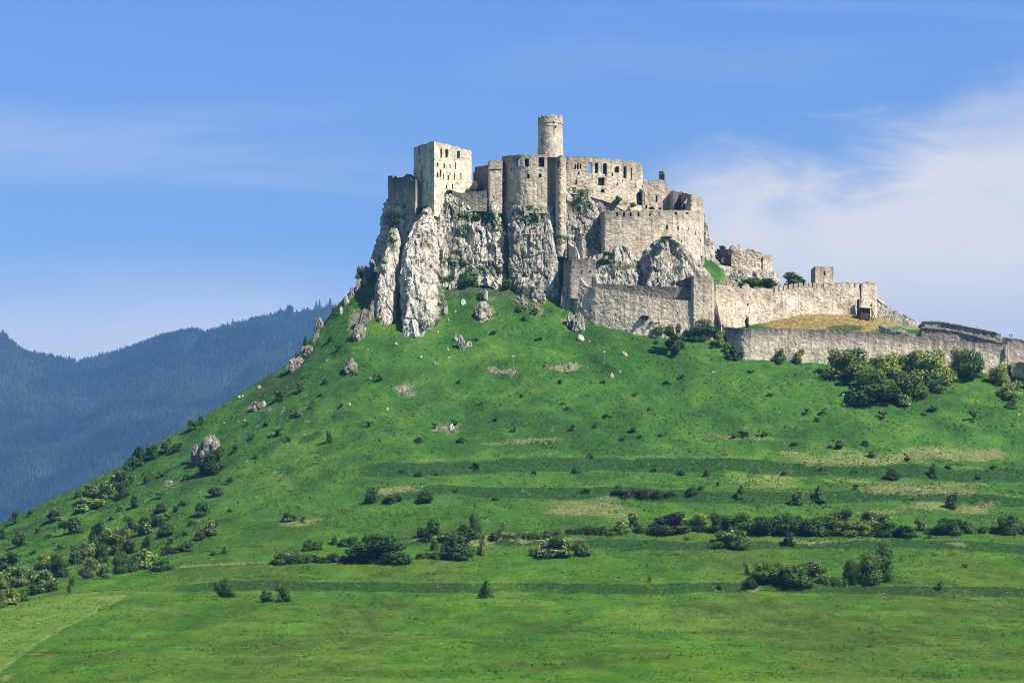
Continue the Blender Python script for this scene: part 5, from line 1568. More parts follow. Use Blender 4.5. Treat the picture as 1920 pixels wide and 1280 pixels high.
def proto(kind, size, var, mat, blossom, trunkmat=None):
    key = (kind, size, var, mat.name, blossom)
    if key in PROTO:
        return PROTO[key]
    n, ls = SIZES[size]
    P, O = crown_points(kind, n, 100 + var * 17 + len(kind))
    if kind == 'sparse':
        P, O = P[: n * 2 // 3], O[: n * 2 // 3]
    V, F = leaf_cloud(P, ls, var, out=O)
    o = mk('foliage', V, F, mat)
    meshes = {'foliage': o.data}
    bpy.data.objects.remove(o)
    if blossom:
        r = np.random.default_rng(var + 5)
        sun_ = np.array(S_DIR)
        k = (O @ np.array([0.1, -0.35, 0.9]) > 0.15)
        Pb = P[k] + 0.02 * O[k]
        sel = fbm(Pb * 5 + var, 2, var) > (0.02 if blossom == 1 else -0.12)
        Pb = Pb[sel][: int(n * (0.10 if blossom == 1 else 0.2))]
        V, F = leaf_cloud(Pb, ls * 0.75, var + 1, out=np.tile([0, -0.3, 0.9], (len(Pb), 1)))
        o = mk('blossom', V, F, M_BLOSSOM)
        meshes['blossom'] = o.data
        bpy.data.objects.remove(o)
    # stems
    r = np.random.default_rng(var + 50)
    Vs, Fs = [], []
    tall = kind in ('tall', 'cone', 'sparse')
    ends = [((0, 0, 0), (0.02, 0.0, 0.75), 0.025)] if tall else []
    for _ in range(5 if not tall else 6):
        a = r.random() * 6.28
        z0 = 0.0 if not tall else r.uniform(0.15, 0.55)
        ends.append(((0, 0, z0), (0.26 * math.cos(a), 0.26 * math.sin(a), min(.8, z0 + r.uniform(.2, .45))), 0.014))
    for p0, p1, rd in ends:
        b0 = len(Vs)
        for p, q in ((p0, 1.0), (p1, 0.35)):
            for j in range(5):
                a = j * 1.2566
                Vs.append((p[0] + rd * q * math.cos(a), p[1] + rd * q * math.sin(a), p[2]))
        Fs += [(b0 + j, b0 + (j + 1) % 5, b0 + 5 + (j + 1) % 5, b0 + 5 + j) for j in range(5)]
    o = mk('stem', np.array(Vs), np.array(Fs), trunkmat or M_BARK)
    meshes['stem'] = o.data
    bpy.data.objects.remove(o)
    PROTO[key] = meshes
    return meshes


LOOK = {
    'd': ('round', ML_DARK, 0, 'shrub'), 'm': ('round', ML_MID, 0, 'shrub'), 'l': ('round', ML_LIGHT, 0, 'shrub'), 'b': ('round', ML_BROWN, 0, 'shrub'),
    'e': ('round', ML_LIGHT, 1, 'elder_bush'), 'E': ('round', ML_MID, 2, 'elder_bush'), 'h': ('low', ML_MID, 0, 'hedge_shrub'), 'H': ('low', ML_DARK, 0, 'hedge_shrub'), 'n': ('low', ML_BROWN, 0, 'hedge_shrub'),
    'w': ('low', ML_MID, 1, 'hedge_shrub'), 'c': ('cone', ML_DARK, 0, 'conifer'), 't': ('tall', ML_DARK, 0, 'tree'), 's': ('sparse', ML_MID, 0, 'tree'), 'x': ('sparse', ML_BROWN, 0, 'shrub'), 'y': ('sparse', ML_DARK, 0, 'shrub'), 'z': ('sparse', ML_MID, 0, 'shrub'),
}
CATS = {'shrub': 'bush', 'elder_bush': 'bush', 'hedge_shrub': 'bush', 'conifer': 'tree', 'tree': 'tree'}
NPL = [0]


def plant(px, py, w, h, look, label, group=None, y0=400.0, birch=False, name=None, loc=None, parts=True):
    kind, mat, bl, nm = LOOK[look]
    NPL[0] += 1
    p = np.array(loc) if loc is not None else drop(px, py, y0)
    s = p[1] / FP
    size = 'L' if w * h > 1500 else ('M' if w * h > 300 else 'S')
    me = proto(kind, size, NPL[0] % (2 if size == 'L' else 3), mat, bl)
    e = empty(name or nm, (p[0], p[1] + 0.2 * w * s, p[2] - 0.05 * h * s), label, CATS[nm], group)
    k = 1.32 if w * h > 300 else 1.12
    if kind in ('cone', 'low', 'tall'):
        k = 1.14
    e.scale = (w * s * k, w * s * (k if kind != 'low' else 0.7), h * s * (1.18 if k > 1.2 else 1.08))
    if 'thicket under the outer wall' in label and look != 'c':
        e.scale = [q * 1.13 for q in e.scale]
    e.rotation_euler = (0, 0, NPL[0] * 2.399 if kind != 'low' else (NPL[0] % 2) * math.pi)
    for k, d in me.items():
        if size == 'S' and k == 'stem' and kind != 'cone':
            continue
        pn = {'foliage': 'crown' if nm in ('tree', 'conifer') else 'foliage', 'stem': 'trunk' if nm in ('tree', 'conifer') else 'stem'}.get(k, k)
        c = bpy.data.objects.new(pn, d)
        link(c, e)
        if birch and k == 'stem':
            c.data = d.copy()
            c.data.materials[0] = M_BIRCH
    return e


A = 'under the outer wall'
for a in [
    (1592, 712, 70, 58, 'e', 'large sunny bush at the left end of the thicket ' + A), (1622, 735, 56, 56, 'l', 'bright bush second from the left in the thicket ' + A),
    (1633, 757, 84, 56, 'm', 'wide bush lowest on the slope in the thicket ' + A), (1697, 752, 62, 58, 'e', 'flat-topped pale bush in the lower middle of the thicket ' + A),
    (1692, 762, 26, 24, 'e', 'little pale bush at the bottom tip of the thicket ' + A), (1663, 704, 56, 48, 'e', 'bush against the masonry left of the pointed conifer ' + A),
    (1675, 672, 18, 34, 'c', 'small pointed dark conifer rising out of the thicket ' + A), (1713, 702, 56, 50, 'l', 'bush against the masonry right of the pointed conifer ' + A),
    (1746, 720, 62, 62, 'e', 'tall rounded bush in the right half of the thicket ' + A), (1745, 738, 40, 36, 'd', 'dark bush hanging below the tall rounded one in the thicket ' + A),
    (1785, 718, 20, 22, 'l', 'little bright bush between the two right lobes of the thicket ' + A), (1798, 704, 38, 54, 'e', 'upright bush, second from the right end of the thicket ' + A),
    (1821, 714, 46, 54, 'd', 'round dark bush at the right end of the thicket ' + A),
    (1875, 722, 34, 46, 'e', 'sunny bush, leftmost of the four at the right picture edge'), (1906, 716, 44, 38, 'm', 'dark green bush below the low wall stub at the right picture edge'),
    (1901, 748, 44, 38, 'e', 'pale bush below its darker neighbour at the right picture edge'), (1898, 767, 22, 18, 'm', 'smallest and lowest bush at the right picture edge'),
    (1381, 678, 30, 32, 'm', 'bush at the shaded curved corner of the outer wall'), (1462, 680, 22, 28, 'e', 'small round bush at the wall foot, left one of the separate pair'),
    (1499, 682, 20, 26, 'e', 'small round bush at the wall foot, right one of the separate pair'),
    (1322, 636, 48, 40, 'm', 'large bush below the plain tower block'), (1296, 640, 30, 26, 'd', 'dark bush left of the large one below the plain tower block'), (1340, 628, 24, 34, 'e', 'sunny bush right of the large one below the plain tower block'),
    (1352, 650, 18, 34, 'e', 'narrow leafy bush climbing the dark wedge of the wall corner'), (1366, 664, 16, 24, 'l', 'small bush just above the one at the curved wall corner'),
    (1205, 622, 46, 28, 'x', 'twiggy low bush at the foot of the long lower wall, left one'), (1229, 628, 44, 36, 'e', 'leafy bush at the foot of the long lower wall, right one'), (1180, 615, 24, 14, 'd', 'low dark bush at the left end of the wall-foot bushes'),
    (1268, 668, 40, 62, 's', 'thin see-through tree with its own shadow in front of the lower wall'),
    (417, 1119, 38, 40, 'd', 'dark round bush standing alone near the mown corner, left foreground'), (500, 1128, 24, 24, 'd', 'left and smaller of the two dark bushes side by side in the foreground'), (530, 1128, 28, 32, 'd', 'right and taller of the two dark bushes side by side in the foreground'),
    (912, 1122, 32, 36, 'c', 'single small conifer on the lowest terrace in the centre'),
    (697, 944, 24, 32, 'd', 'dark upright bush at the left end of the middle terraces'), (731, 945, 28, 14, 'd', 'low dark scrub right of the upright bush on the middle terrace'), (747, 941, 16, 18, 'm', 'small green bush ending the low scrub on the middle terrace'), (795, 943, 32, 24, 'd', 'dark rounded bush alone on the middle terrace bank'),
    (568, 979, 9, 12, 'd', 'tiny dark bush left of the big terrace bushes'), (542, 978, 26, 20, 'E', 'whitish flowering bush in the hollow left of the terraces'),
    (523, 1058, 28, 26, 'e', 'flowering bush at the left end of the brown hedge'), (556, 1058, 52, 28, 'w', 'flowering hedge piece in the left part of the brown hedge'), (602, 1056, 56, 24, 'n', 'brownish hedge piece next to the huge round bush'), (645, 1054, 36, 20, 'n', 'last brownish hedge piece touching the huge round bush'),
    (577, 1032, 20, 20, 'd', 'dark bush behind the brown hedge, left one'), (595, 1030, 28, 18, 'd', 'dark bush behind the brown hedge, right one'), (627, 1022, 14, 20, 'd', 'narrow dark bush behind the brown hedge'), (645, 1024, 26, 14, 'm', 'low green bush between two dark ones behind the hedge'), (661, 1024, 22, 22, 'd', 'dark bush left above the huge round bush'),
    (714, 1056, 112, 58, 'd', 'huge round dark bush, the widest on the lower terraces'), (716, 1058, 90, 24, 'h', 'light green scrub along the foot of the huge round bush'),
    (788, 1008, 18, 22, 'd', 'small dark bush left of the round-headed one'), (813, 1003, 28, 30, 'd', 'round-headed dark bush above the centre terrace'), (803, 1017, 20, 20, 'd', 'small bush just under the round-headed dark bush'), (812, 1032, 16, 30, 'm', 'slim green bush under the round-headed dark bush'),
    (836, 1014, 34, 18, 'l', 'light green low bush in the middle of the centre group'), (802, 1049, 40, 20, 'h', 'low green scrub left of the large conical bush'), (834, 1047, 28, 14, 'h', 'flat scrub touching the left side of the large conical bush'),
    (866, 1048, 66, 68, 'd', 'large conical dark bush in the centre of the terraces'), (893, 1012, 30, 52, 't', 'dark slender tree behind the large conical bush'), (872, 1010, 30, 30, 'm', 'green bush between the slender tree and the conical bush'), (905, 1040, 18, 44, 'l', 'light green bush right of the large conical bush'),
    (930, 1011, 24, 18, 'd', 'dark low bush left of the white flowering spike'), (942, 1006, 14, 26, 'E', 'narrow white-flowering bush in the hedge row right of centre'), (968, 1013, 44, 20, 'H', 'dark hedge piece right of the white flowering spike'), (1003, 1013, 50, 22, 'w', 'flowering hedge piece left of the straw patch'), (1034, 1009, 30, 18, 'n', 'brownish hedge piece below the straw patch'),
    (1020, 1042, 44, 20, 'h', 'low scrub at the left foot of the flowering mound'), (1052, 1046, 76, 46, 'E', 'broad flowering mound of bush on the lower terrace'), (1088, 1042, 40, 28, 'm', 'green bush at the right end of the flowering mound'),
    (1082, 1003, 40, 20, 'H', 'dark hedge piece right below the straw patch'), (1112, 1004, 42, 24, 'n', 'brownish hedge piece second right of the straw patch'), (1143, 1004, 46, 26, 'h', 'green hedge piece left of the cream-flowered bush'), (1168, 1000, 26, 28, 'e', 'small cream-flowered bush in the long hedge, left one'),
    (1189, 998, 26, 36, 'E', 'cream-topped bush in the long hedge, right one'), (1216, 1002, 40, 24, 'h', 'green hedge piece left of the brown dome'), (1268, 1001, 84, 46, 'b', 'brownish dome-shaped bush in the long hedge'),
    (1312, 996, 44, 32, 'l', 'light green bush just right of the brown dome'), (1350, 1000, 40, 44, 'd', 'dark bush beginning the long thick hedge'), (1388, 1003, 60, 44, 'm', 'green bush second in the long thick hedge'), (1432, 1004, 64, 44, 'm', 'green bush third in the long thick hedge'), (1478, 1005, 62, 44, 'd', 'dark bush fourth in the long thick hedge'),
    (1522, 1005, 58, 42, 'm', 'green bush fifth in the long thick hedge'), (1560, 1004, 58, 40, 'm', 'green bush sixth in the long thick hedge'), (1584, 990, 50, 40, 'b', 'dusky bush poking up behind the long thick hedge'), (1612, 1005, 60, 32, 'l', 'light bush seventh in the long thick hedge'),
    (1640, 988, 54, 36, 'E', 'flower-dotted bush at the top of the long thick hedge'), (1662, 1006, 56, 30, 'm', 'green bush next to last in the long thick hedge'), (1700, 1008, 48, 26, 'd', 'low dark bush ending the long thick hedge'),
    (1726, 996, 22, 24, 'E', 'white-flowered gap bush right of the long thick hedge'), (1752, 1001, 34, 18, 'h', 'low green bush after the hedge gap'), (1779, 1004, 48, 36, 'd', 'dark mound of bush in the right-hand hedge, left one'), (1806, 1001, 40, 28, 'm', 'green bush between the two mounds of the right-hand hedge'),
    (1836, 1000, 34, 20, 'h', 'thin low piece of the right-hand hedge'), (1862, 999, 32, 20, 'H', 'low dark piece of the right-hand hedge'), (1891, 1003, 48, 42, 'd', 'tall dark mound of bush at the right end of the hedge'), (1921, 1001, 34, 26, 'm', 'green bush cut off by the right picture edge'),
    (1160, 927, 20, 20, 'd', 'dark bush at the left end of the heathery patch'), (1192, 936, 56, 24, 'n', 'brown low scrub in the left part of the heathery patch'), (1236, 938, 60, 26, 'n', 'brown low scrub in the right part of the heathery patch'), (1297, 929, 22, 18, 'd', 'small bush right of the heathery patch'), (1314, 921, 16, 9, 'd', 'tiny low bush beside the small one right of the heathery patch'),
    (1392, 937, 19, 30, 'd', 'dark egg-shaped bush on the terrace bank'), (1496, 947, 26, 28, 'E', 'yellow-flowering small bush on the terrace bank'), (1537, 940, 28, 32, 'c', 'dark pyramid-shaped bush on the terrace bank'), (1788, 954, 24, 34, 'd', 'dark bush with a twiggy top on the right terrace bank'),
    (1750, 898, 14, 30, 'd', 'slim dark bush on the upper terrace bank to the right'), (1672, 899, 26, 20, 'b', 'brownish bush on the upper terrace bank to the right'), (1835, 898, 11, 11, 'd', 'tiny round bush on the upper terrace bank far right'), (1328, 893, 15, 17, 'd', 'small dark bush on the upper terrace bank, middle'), (1275, 891, 18, 11, 'd', 'low small bush on the upper terrace bank, left of the middle one'),
    (1372, 1027, 62, 36, 'E', 'flower-flecked bush in front of the long thick hedge'), (1481, 1025, 20, 28, 'd', 'boxy dark bush in front of the long thick hedge'),
    (1400, 1078, 13, 26, 'E', 'thin white-flowering stalky bush left of the last thicket'), (1405, 1106, 26, 26, 'd', 'dark bush below the thin white-flowering one'), (1442, 1093, 62, 42, 'm', 'left part of the lowest thicket on the right'), (1490, 1099, 66, 48, 'd', 'dark middle part of the lowest thicket on the right'),
    (1531, 1092, 52, 42, 'E', 'cream-flowered part of the lowest thicket on the right'), (1517, 1104, 18, 20, 'd', 'dark knob at the front of the lowest thicket'), (1572, 1102, 34, 28, 'h', 'low green end of the lowest thicket beside the trees'), (1598, 1096, 40, 48, 't', 'smallest of the three trees standing together, lower right'),
    (1630, 1098, 56, 64, 't', 'middle one of the three trees standing together, lower right'), (1658, 1092, 52, 76, 't', 'tallest of the three trees standing together, lower right'),
    (1219, 1091, 11, 14, 'm', 'tiny lone weed on the lowest terrace edge'), (1350, 1105, 12, 14, 'd', 'tiny dark bush left of the lowest thicket'), (1762, 1105, 13, 15, 'd', 'tiny dark bush alone in the right foreground field'),
    (405, 885, 46, 52, 'd', 'dark bush at the right foot of the big ridge rock'), (386, 888, 26, 22, 'd', 'small dark bush in the shade under the big ridge rock'),
    (28, 982, 16, 22, 'x', 'bare twiggy bush on the skyline near the left edge'), (58, 966, 14, 12, 'x', 'second twiggy bush on the skyline, right of the first'), (103, 977, 28, 26, 'E', 'flowering bush standing alone below the left skyline'), (117, 988, 22, 20, 'e', 'pale bush touching the lone flowering one on its right'),
    (136, 1000, 36, 36, 'm', 'green bush casting a long dark shadow on the left slope'), (38, 1025, 28, 30, 'd', 'dark bush on the open grass near the left edge'), (3, 1012, 14, 22, 'd', 'dark bush cut by the left picture edge'),
    (145, 934, 14, 22, 'd', 'thin dark bush on the left skyline'), (176, 936, 40, 32, 'e', 'pale bush in the skyline thicket, upper left one'), (199, 938, 34, 34, 'E', 'flowering bush in the middle of the skyline thicket'), (170, 955, 50, 26, 'e', 'long pale bush below the skyline thicket'), (152, 962, 26, 18, 'E', 'low flowering bush at the left end of the skyline thicket'),
    (222, 914, 28, 30, 'E', 'flowering bush at the right end of the skyline thicket'), (238, 912, 22, 34, 'd', 'dark bush right beside the flowering one of the skyline thicket'), (228, 935, 24, 30, 'd', 'dark bush under the right end of the skyline thicket'),
    (243, 888, 22, 32, 'd', 'dark bush on the skyline above the thicket'), (262, 876, 28, 44, 'm', 'tall green bush on the skyline above the thicket'), (284, 862, 26, 30, 'd', 'dark bush on the skyline between the thicket and the big rock'), (312, 848, 22, 26, 'm', 'green bush on the skyline left of the big rock'), (334, 846, 22, 18, 'd', 'low dark bush left of the big ridge rock'), (363, 806, 22, 22, 'm', 'bush on the skyline directly above the big ridge rock'), (375, 797, 16, 18, 'd', 'small dark bush on the skyline above the big ridge rock'),
    (305, 892, 18, 14, 'd', 'small dark bush on the grass below the big ridge rock'), (276, 905, 16, 16, 'd', 'small dark bush halfway between skyline thicket and big rock'),
    (187, 1022, 36, 52, 'd', 'tall rounded dark bush in the heart of the left thicket'), (216, 1040, 58, 54, 'e', 'broad pale bush right of the tall dark one in the left thicket'), (243, 1038, 24, 26, 'b', 'brownish bush on the right flank of the broad pale one'),
    (222, 1077, 36, 46, 't', 'white-stemmed dark tree at the foot of the left thicket'), (137, 1060, 28, 44, 'd', 'dark upright bush left of the tall rounded dark one'), (165, 1048, 26, 36, 'e', 'pale bush between the two dark uprights of the left thicket'), (189, 1056, 26, 36, 'd', 'dark bush above the flowering foot of the left thicket'),
    (108, 1082, 46, 46, 'd', 'dark bush at the meadow edge left of the thicket'), (80, 1068, 30, 32, 'e', 'pale bush behind the dark one at the meadow edge'), (20, 1066, 40, 32, 'd', 'dark bush behind the flowering row near the left edge'), (45, 1100, 40, 46, 'E', 'flowering bush in the row near the left edge, middle one'),
    (76, 1112, 50, 46, 'E', 'flowering bush in the row near the left edge, right one'), (12, 1104, 36, 40, 'e', 'pale bush in the row near the left edge, left one'), (22, 1134, 40, 36, 'e', 'pale bush lowest in the row near the left edge'), (-4, 1140, 30, 36, 'e', 'pale bush half outside the left picture edge'), (99, 1108, 22, 22, 'd', 'small dark bush at the right end of the flowering row'), (48, 1125, 24, 26, 'm', 'green bush in front of the flowering row near the left edge'),
    (134, 1097, 14, 18, 'm', 'small sapling in front of the meadow-edge bushes'), (128, 1110, 9, 14, 'm', 'tiny sapling below the small one at the meadow edge'), (162, 1084, 26, 24, 'b', 'brownish low bush left of the white-stemmed tree'), (196, 1084, 28, 28, 'E', 'flowering low bush just left of the white-stemmed tree'), (172, 1068, 28, 24, 'e', 'pale bush above the brownish low one'),
    (266, 1004, 34, 32, 'E', 'round flowering bush alone right of the left thicket'), (252, 954, 13, 28, 'd', 'dark thin bush with long shadow on the left slope'), (243, 992, 22, 24, 'd', 'small dark bush above the left thicket'), (290, 988, 32, 26, 'b', 'brownish flowering bush right of the round flowering one'), (312, 1006, 30, 24, 'm', 'green bush under the brownish flowering one'), (272, 985, 26, 16, 'd', 'flat dark bush between the two flowering ones'),
    (328, 962, 12, 18, 'd', 'small dark bush on the slope left of the hollow'), (300, 962, 24, 20, 'b', 'brown shrub patch on the slope left of the hollow'), (275, 1040, 18, 36, 'd', 'narrow dark bush right of the left thicket'), (277, 1066, 34, 42, 'e', 'pale bush at the meadow edge right of the white-stemmed tree'), (302, 1070, 38, 24, 'd', 'dark low bush at the meadow edge, rightmost'), (246, 1072, 22, 30, 'd', 'dark bush right of the white-stemmed tree'),
    (325, 1038, 44, 22, 'n', 'brownish scrub in the hollow'), (355, 1034, 18, 22, 'e', 'pale small bush in the hollow'), (375, 1012, 22, 20, 'b', 'brownish bush left of the flowering one at the hollow edge'), (398, 1003, 28, 30, 'E', 'flowering bush at the upper edge of the hollow'), (380, 968, 28, 30, 'd', 'dark bush with pale top above the hollow'), (386, 955, 12, 12, 'E', 'small flowering tuft on top of the dark bush above the hollow'),
    (405, 930, 26, 20, 'b', 'tawny bush higher up above the hollow'), (423, 1038, 14, 18, 'E', 'small flowering bush right in the hollow'), (398, 1042, 18, 12, 'm', 'flat green weed clump in the hollow'),
]:
    px, py, w, h, look, lab = a
    plant(px, py, w, h, look, lab, y0=930 if (py < 672 and 1170 < px < 1380) else 400, birch='white-stemmed dark tree at' in lab)
# shrubs on the crag and behind the walls
for px, py, w, h, look, lab, y0 in [
    (852, 530, 44, 40, 'd', 'dark shrub at the cliff foot right of the white pinnacle', 960), (880, 540, 40, 34, 'm', 'green shrub at the foot of the low cliff, left part', 960), (925, 528, 44, 30, 'd', 'dark shrub at the foot of the low cliff, right part', 960), (948, 545, 34, 26, 'm', 'green shrub beside the grey rock columns', 960),
    (1042, 532, 24, 34, 'l', 'bright green shrub in the notch beside the gate tower', 960), (1082, 562, 22, 18, 'm', 'green shrub on the broken rocks under the gate tower', 960), (905, 520, 40, 26, 'm', 'low shrub under the white rock wall', 960), (992, 556, 40, 16, 'h', 'low growth under the grey rock columns', 960), (870, 512, 24, 26, 'd', 'small dark shrub clinging above the cliff-foot shrubs', 960), (1005, 590, 20, 14, 'm', 'small bushy tuft on the slope under the grey columns', 960), (900, 640 - 78, 18, 14, 'd', 'dark tuft left of the stone finger', 960),
    (975, 585, 18, 14, 'm', 'yellowish green tuft on the upper slope', 960), (818, 610, 14, 18, 'm', 'small shrub hugging the right foot of the white pinnacle', 960),
    (679, 520, 22, 26, 'd', 'dark shrub on the skyline rocks left of the castle crag', 960), (573, 648, 10, 18, 'c', 'tiny pointed conifer beside the skyline rocks', 900), (556, 668, 8, 8, 'd', 'tiny round bush on the skyline under the conifer', 900), (628, 588, 14, 14, 'd', 'dark skyline tuft above the brown rock knob', 900),
]:
    plant(px, py, w, h, look, lab, y0=y0)
for (px, py, w, h, Y, look, lab) in [
    (1486, 536, 38, 27, 1012, 'd', 'round dark tree behind the battlements, left of the watch tower'), (1412, 535, 34, 18, 1011, 'm', 'green shrub behind the middle dip of the courtyard wall'), (1440, 536, 34, 16, 1010, 'd', 'dark shrub behind the courtyard wall under the small ruin'),
    (1380, 468, 8, 8, 1024, 'd', 'tiny shrub on top of the small ruin'), (1353, 466, 16, 8, 1030, 'm', 'small shrub on the left top corner of the small ruin'), (1401, 612, 8, 24, 975, 'd', 'narrow dark conifer-like shrub against the courtyard wall'),
    (900, 360, 22, 7, 1018, 'd', 'low dark growth on the low wall beside the palace tower'), (838, 362, 34, 8, 1011, 'd', 'weeds along the foot of the palace tower'), (876, 362, 9, 9, 1011.5, 'd', 'single dark weed at the right foot of the palace tower'),
    (792, 402, 28, 16, 1010, 'm', 'green shrub on the ledge above the white pinnacle'), (745, 420, 14, 16, 1012, 'd', 'dark shrub in the cleft above the narrow pinnacle'), (1092, 366, 12, 9, 1002, 'x', 'shrub on the rock face right of the tall buttress, upper one'), (1105, 392, 11, 9, 1001, 'x', 'shrub on the rock face right of the tall buttress, lower one'),
    (1160, 378, 16, 14, 1007, 'd', 'dark shrub under the arched windows of the long wing'), (1186, 388, 14, 10, 1010, 'd', 'small shrub left of the big arched doorway'), (895, 412, 28, 12, 1009, 'm', 'green growth on the ledge of the low cliff, left'), (935, 418, 18, 20, 1008, 'm', 'green growth at the right end of the low cliff'),
    (1003, 412, 13, 9, 1001, 'x', 'shrub under the round-fronted bastion'), (978, 402, 12, 8, 1001, 'x', 'green growth on the ledge under the bastion'), (1250, 447, 26, 6, 986, 'd', 'thin line of growth along the top of the rock dome'), (1140, 478, 20, 8, 990, 'm', 'little growth on the low rocks under the beige bastion wall'),
]:
    plant(px, py, w, h, look, lab, loc=at(px, py, Y))
# small weeds, dotted over the slope
WEEDS = [(1513, 779, 12, 14), (1543, 778, 12, 14), (1531, 792, 10, 12), (1656, 786, 14, 16), (1748, 772, 16, 14), (1732, 780, 10, 8), (1826, 792, 12, 22), (1570, 842, 18, 18), (1637, 858, 14, 16), (1622, 836, 14, 10), (1700, 866, 10, 16), (1490, 836, 16, 8), (1278, 713, 12, 10), (1250, 722, 14, 9), (1443, 744, 12, 8), (1408, 702, 12, 8), (1337, 655, 10, 8),
         (962, 811, 10, 14), (1074, 810, 10, 14), (1117, 804, 8, 12), (1168, 826, 14, 12), (1200, 824, 10, 8), (1186, 812, 14, 12), (1106, 860, 12, 12), (1066, 770, 10, 8), (1054, 760, 9, 7), (1138, 784, 14, 10), (893, 882, 12, 14), (708, 716, 14, 16), (565, 736, 14, 22), (524, 752, 18, 16), (552, 784, 18, 14), (617, 832, 10, 26), (520, 818, 18, 14), (866, 830, 18, 12), (785, 830, 14, 12), (693, 802, 12, 12),
         (985, 602, 10, 12), (1010, 640, 12, 9), (925, 630, 12, 9), (895, 640, 10, 8), (1230, 645, 10, 8), (640, 765, 9, 9), (600, 745, 10, 8), (665, 705, 9, 8), (815, 805, 10, 12), (850, 800, 12, 16), (1240, 820, 10, 8), (1395, 820, 18, 12), (1430, 818, 16, 12), (1378, 822, 12, 10), (1345, 912, 8, 8), (1000, 890, 10, 10), (930, 938, 14, 9), (855, 925, 10, 8), (820, 893, 12, 9), (785, 893, 14, 10), (755, 888, 10, 8),
         (1080, 888, 14, 12), (1225, 885, 10, 8), (1605, 918, 12, 10), (500, 800, 12, 12), (470, 825, 12, 12), (440, 850, 12, 14), (430, 905, 14, 12), (350, 900, 14, 14), (300, 935, 16, 12), (340, 950, 14, 14), (360, 985, 18, 12), (315, 975, 14, 12), (460, 800, 10, 10), (480, 860, 10, 10), (540, 830, 12, 10), (580, 770, 12, 12), (620, 640, 10, 12), (635, 660, 10, 12), (610, 720, 10, 12),
         (90, 1010, 12, 12), (70, 1000, 10, 10), (115, 1030, 14, 12), (60, 1040, 12, 10), (225, 960, 12, 12), (210, 975, 10, 10), (150, 1000, 12, 10), (320, 1020, 14, 12), (345, 1005, 14, 12), (430, 960, 10, 8), (1810, 1065, 10, 8), (1740, 1010, 12, 8), (1290, 1012, 12, 8), (1100, 926, 12, 10), (1860, 878, 12, 8), (1780, 878, 12, 8), (1540, 885, 10, 8), (1600, 887, 12, 8), (1470, 890, 10, 8), (1190, 745, 10, 8), (1220, 770, 10, 8), (1130, 720, 9, 8), (1050, 720, 9, 8), (980, 745, 9, 8), (900, 760, 10, 8), (860, 720, 9, 8), (930, 790, 10, 8)]
for i, (px, py, w, h) in enumerate(WEEDS):
    plant(px, py, w * 1.25, h, 'yzyx'[i % 4], near_label('tiny dark weed clump', px, py), 'tiny weed clumps dotted over the slope', y0=500, name='weed_clump')


# ------------------------------------------------------------------ floodlight posts and visitors
def post(px, pt_, pb, label):
    p = drop(px, pb, 600)
    s = p[1] / FP
    h = (pb - pt_) * s
    e = empty('floodlight_post', tuple(p - [0, 0, 0.3]), label, 'lamp post', 'floodlight posts on the slope')
    tube('pole', p - [0, 0, 0.3], p + [0, 0, h], 0.045, M_METAL, e)
    box('lamp_head', p + [0.1, -0.1, h], (0.95, 0.4, 0.32), M_WHITE, e, 0, (0.25, 0, 0))
    box('crossbar', p + [0.1, 0.25, h - 0.25], (0.9, 0.12, 0.12), M_METAL, e)
    return e


post(842, 671, 693, 'thin floodlight post on the slope below the white pinnacle')
post(962, 668, 690, 'thin floodlight post on the slope below the rock columns')
post(1133, 660, 684, 'thin floodlight post on the slope below the long lower wall')
post(1337, 698, 722, 'thin floodlight post on the slope left of the curved wall corner')
post(1581, 740, 760, 'thin floodlight post left of the thicket')
post(1705, 757, 770, 'short floodlight post below the thicket')
post(1910, 777, 790, 'short floodlight post at the right picture edge')


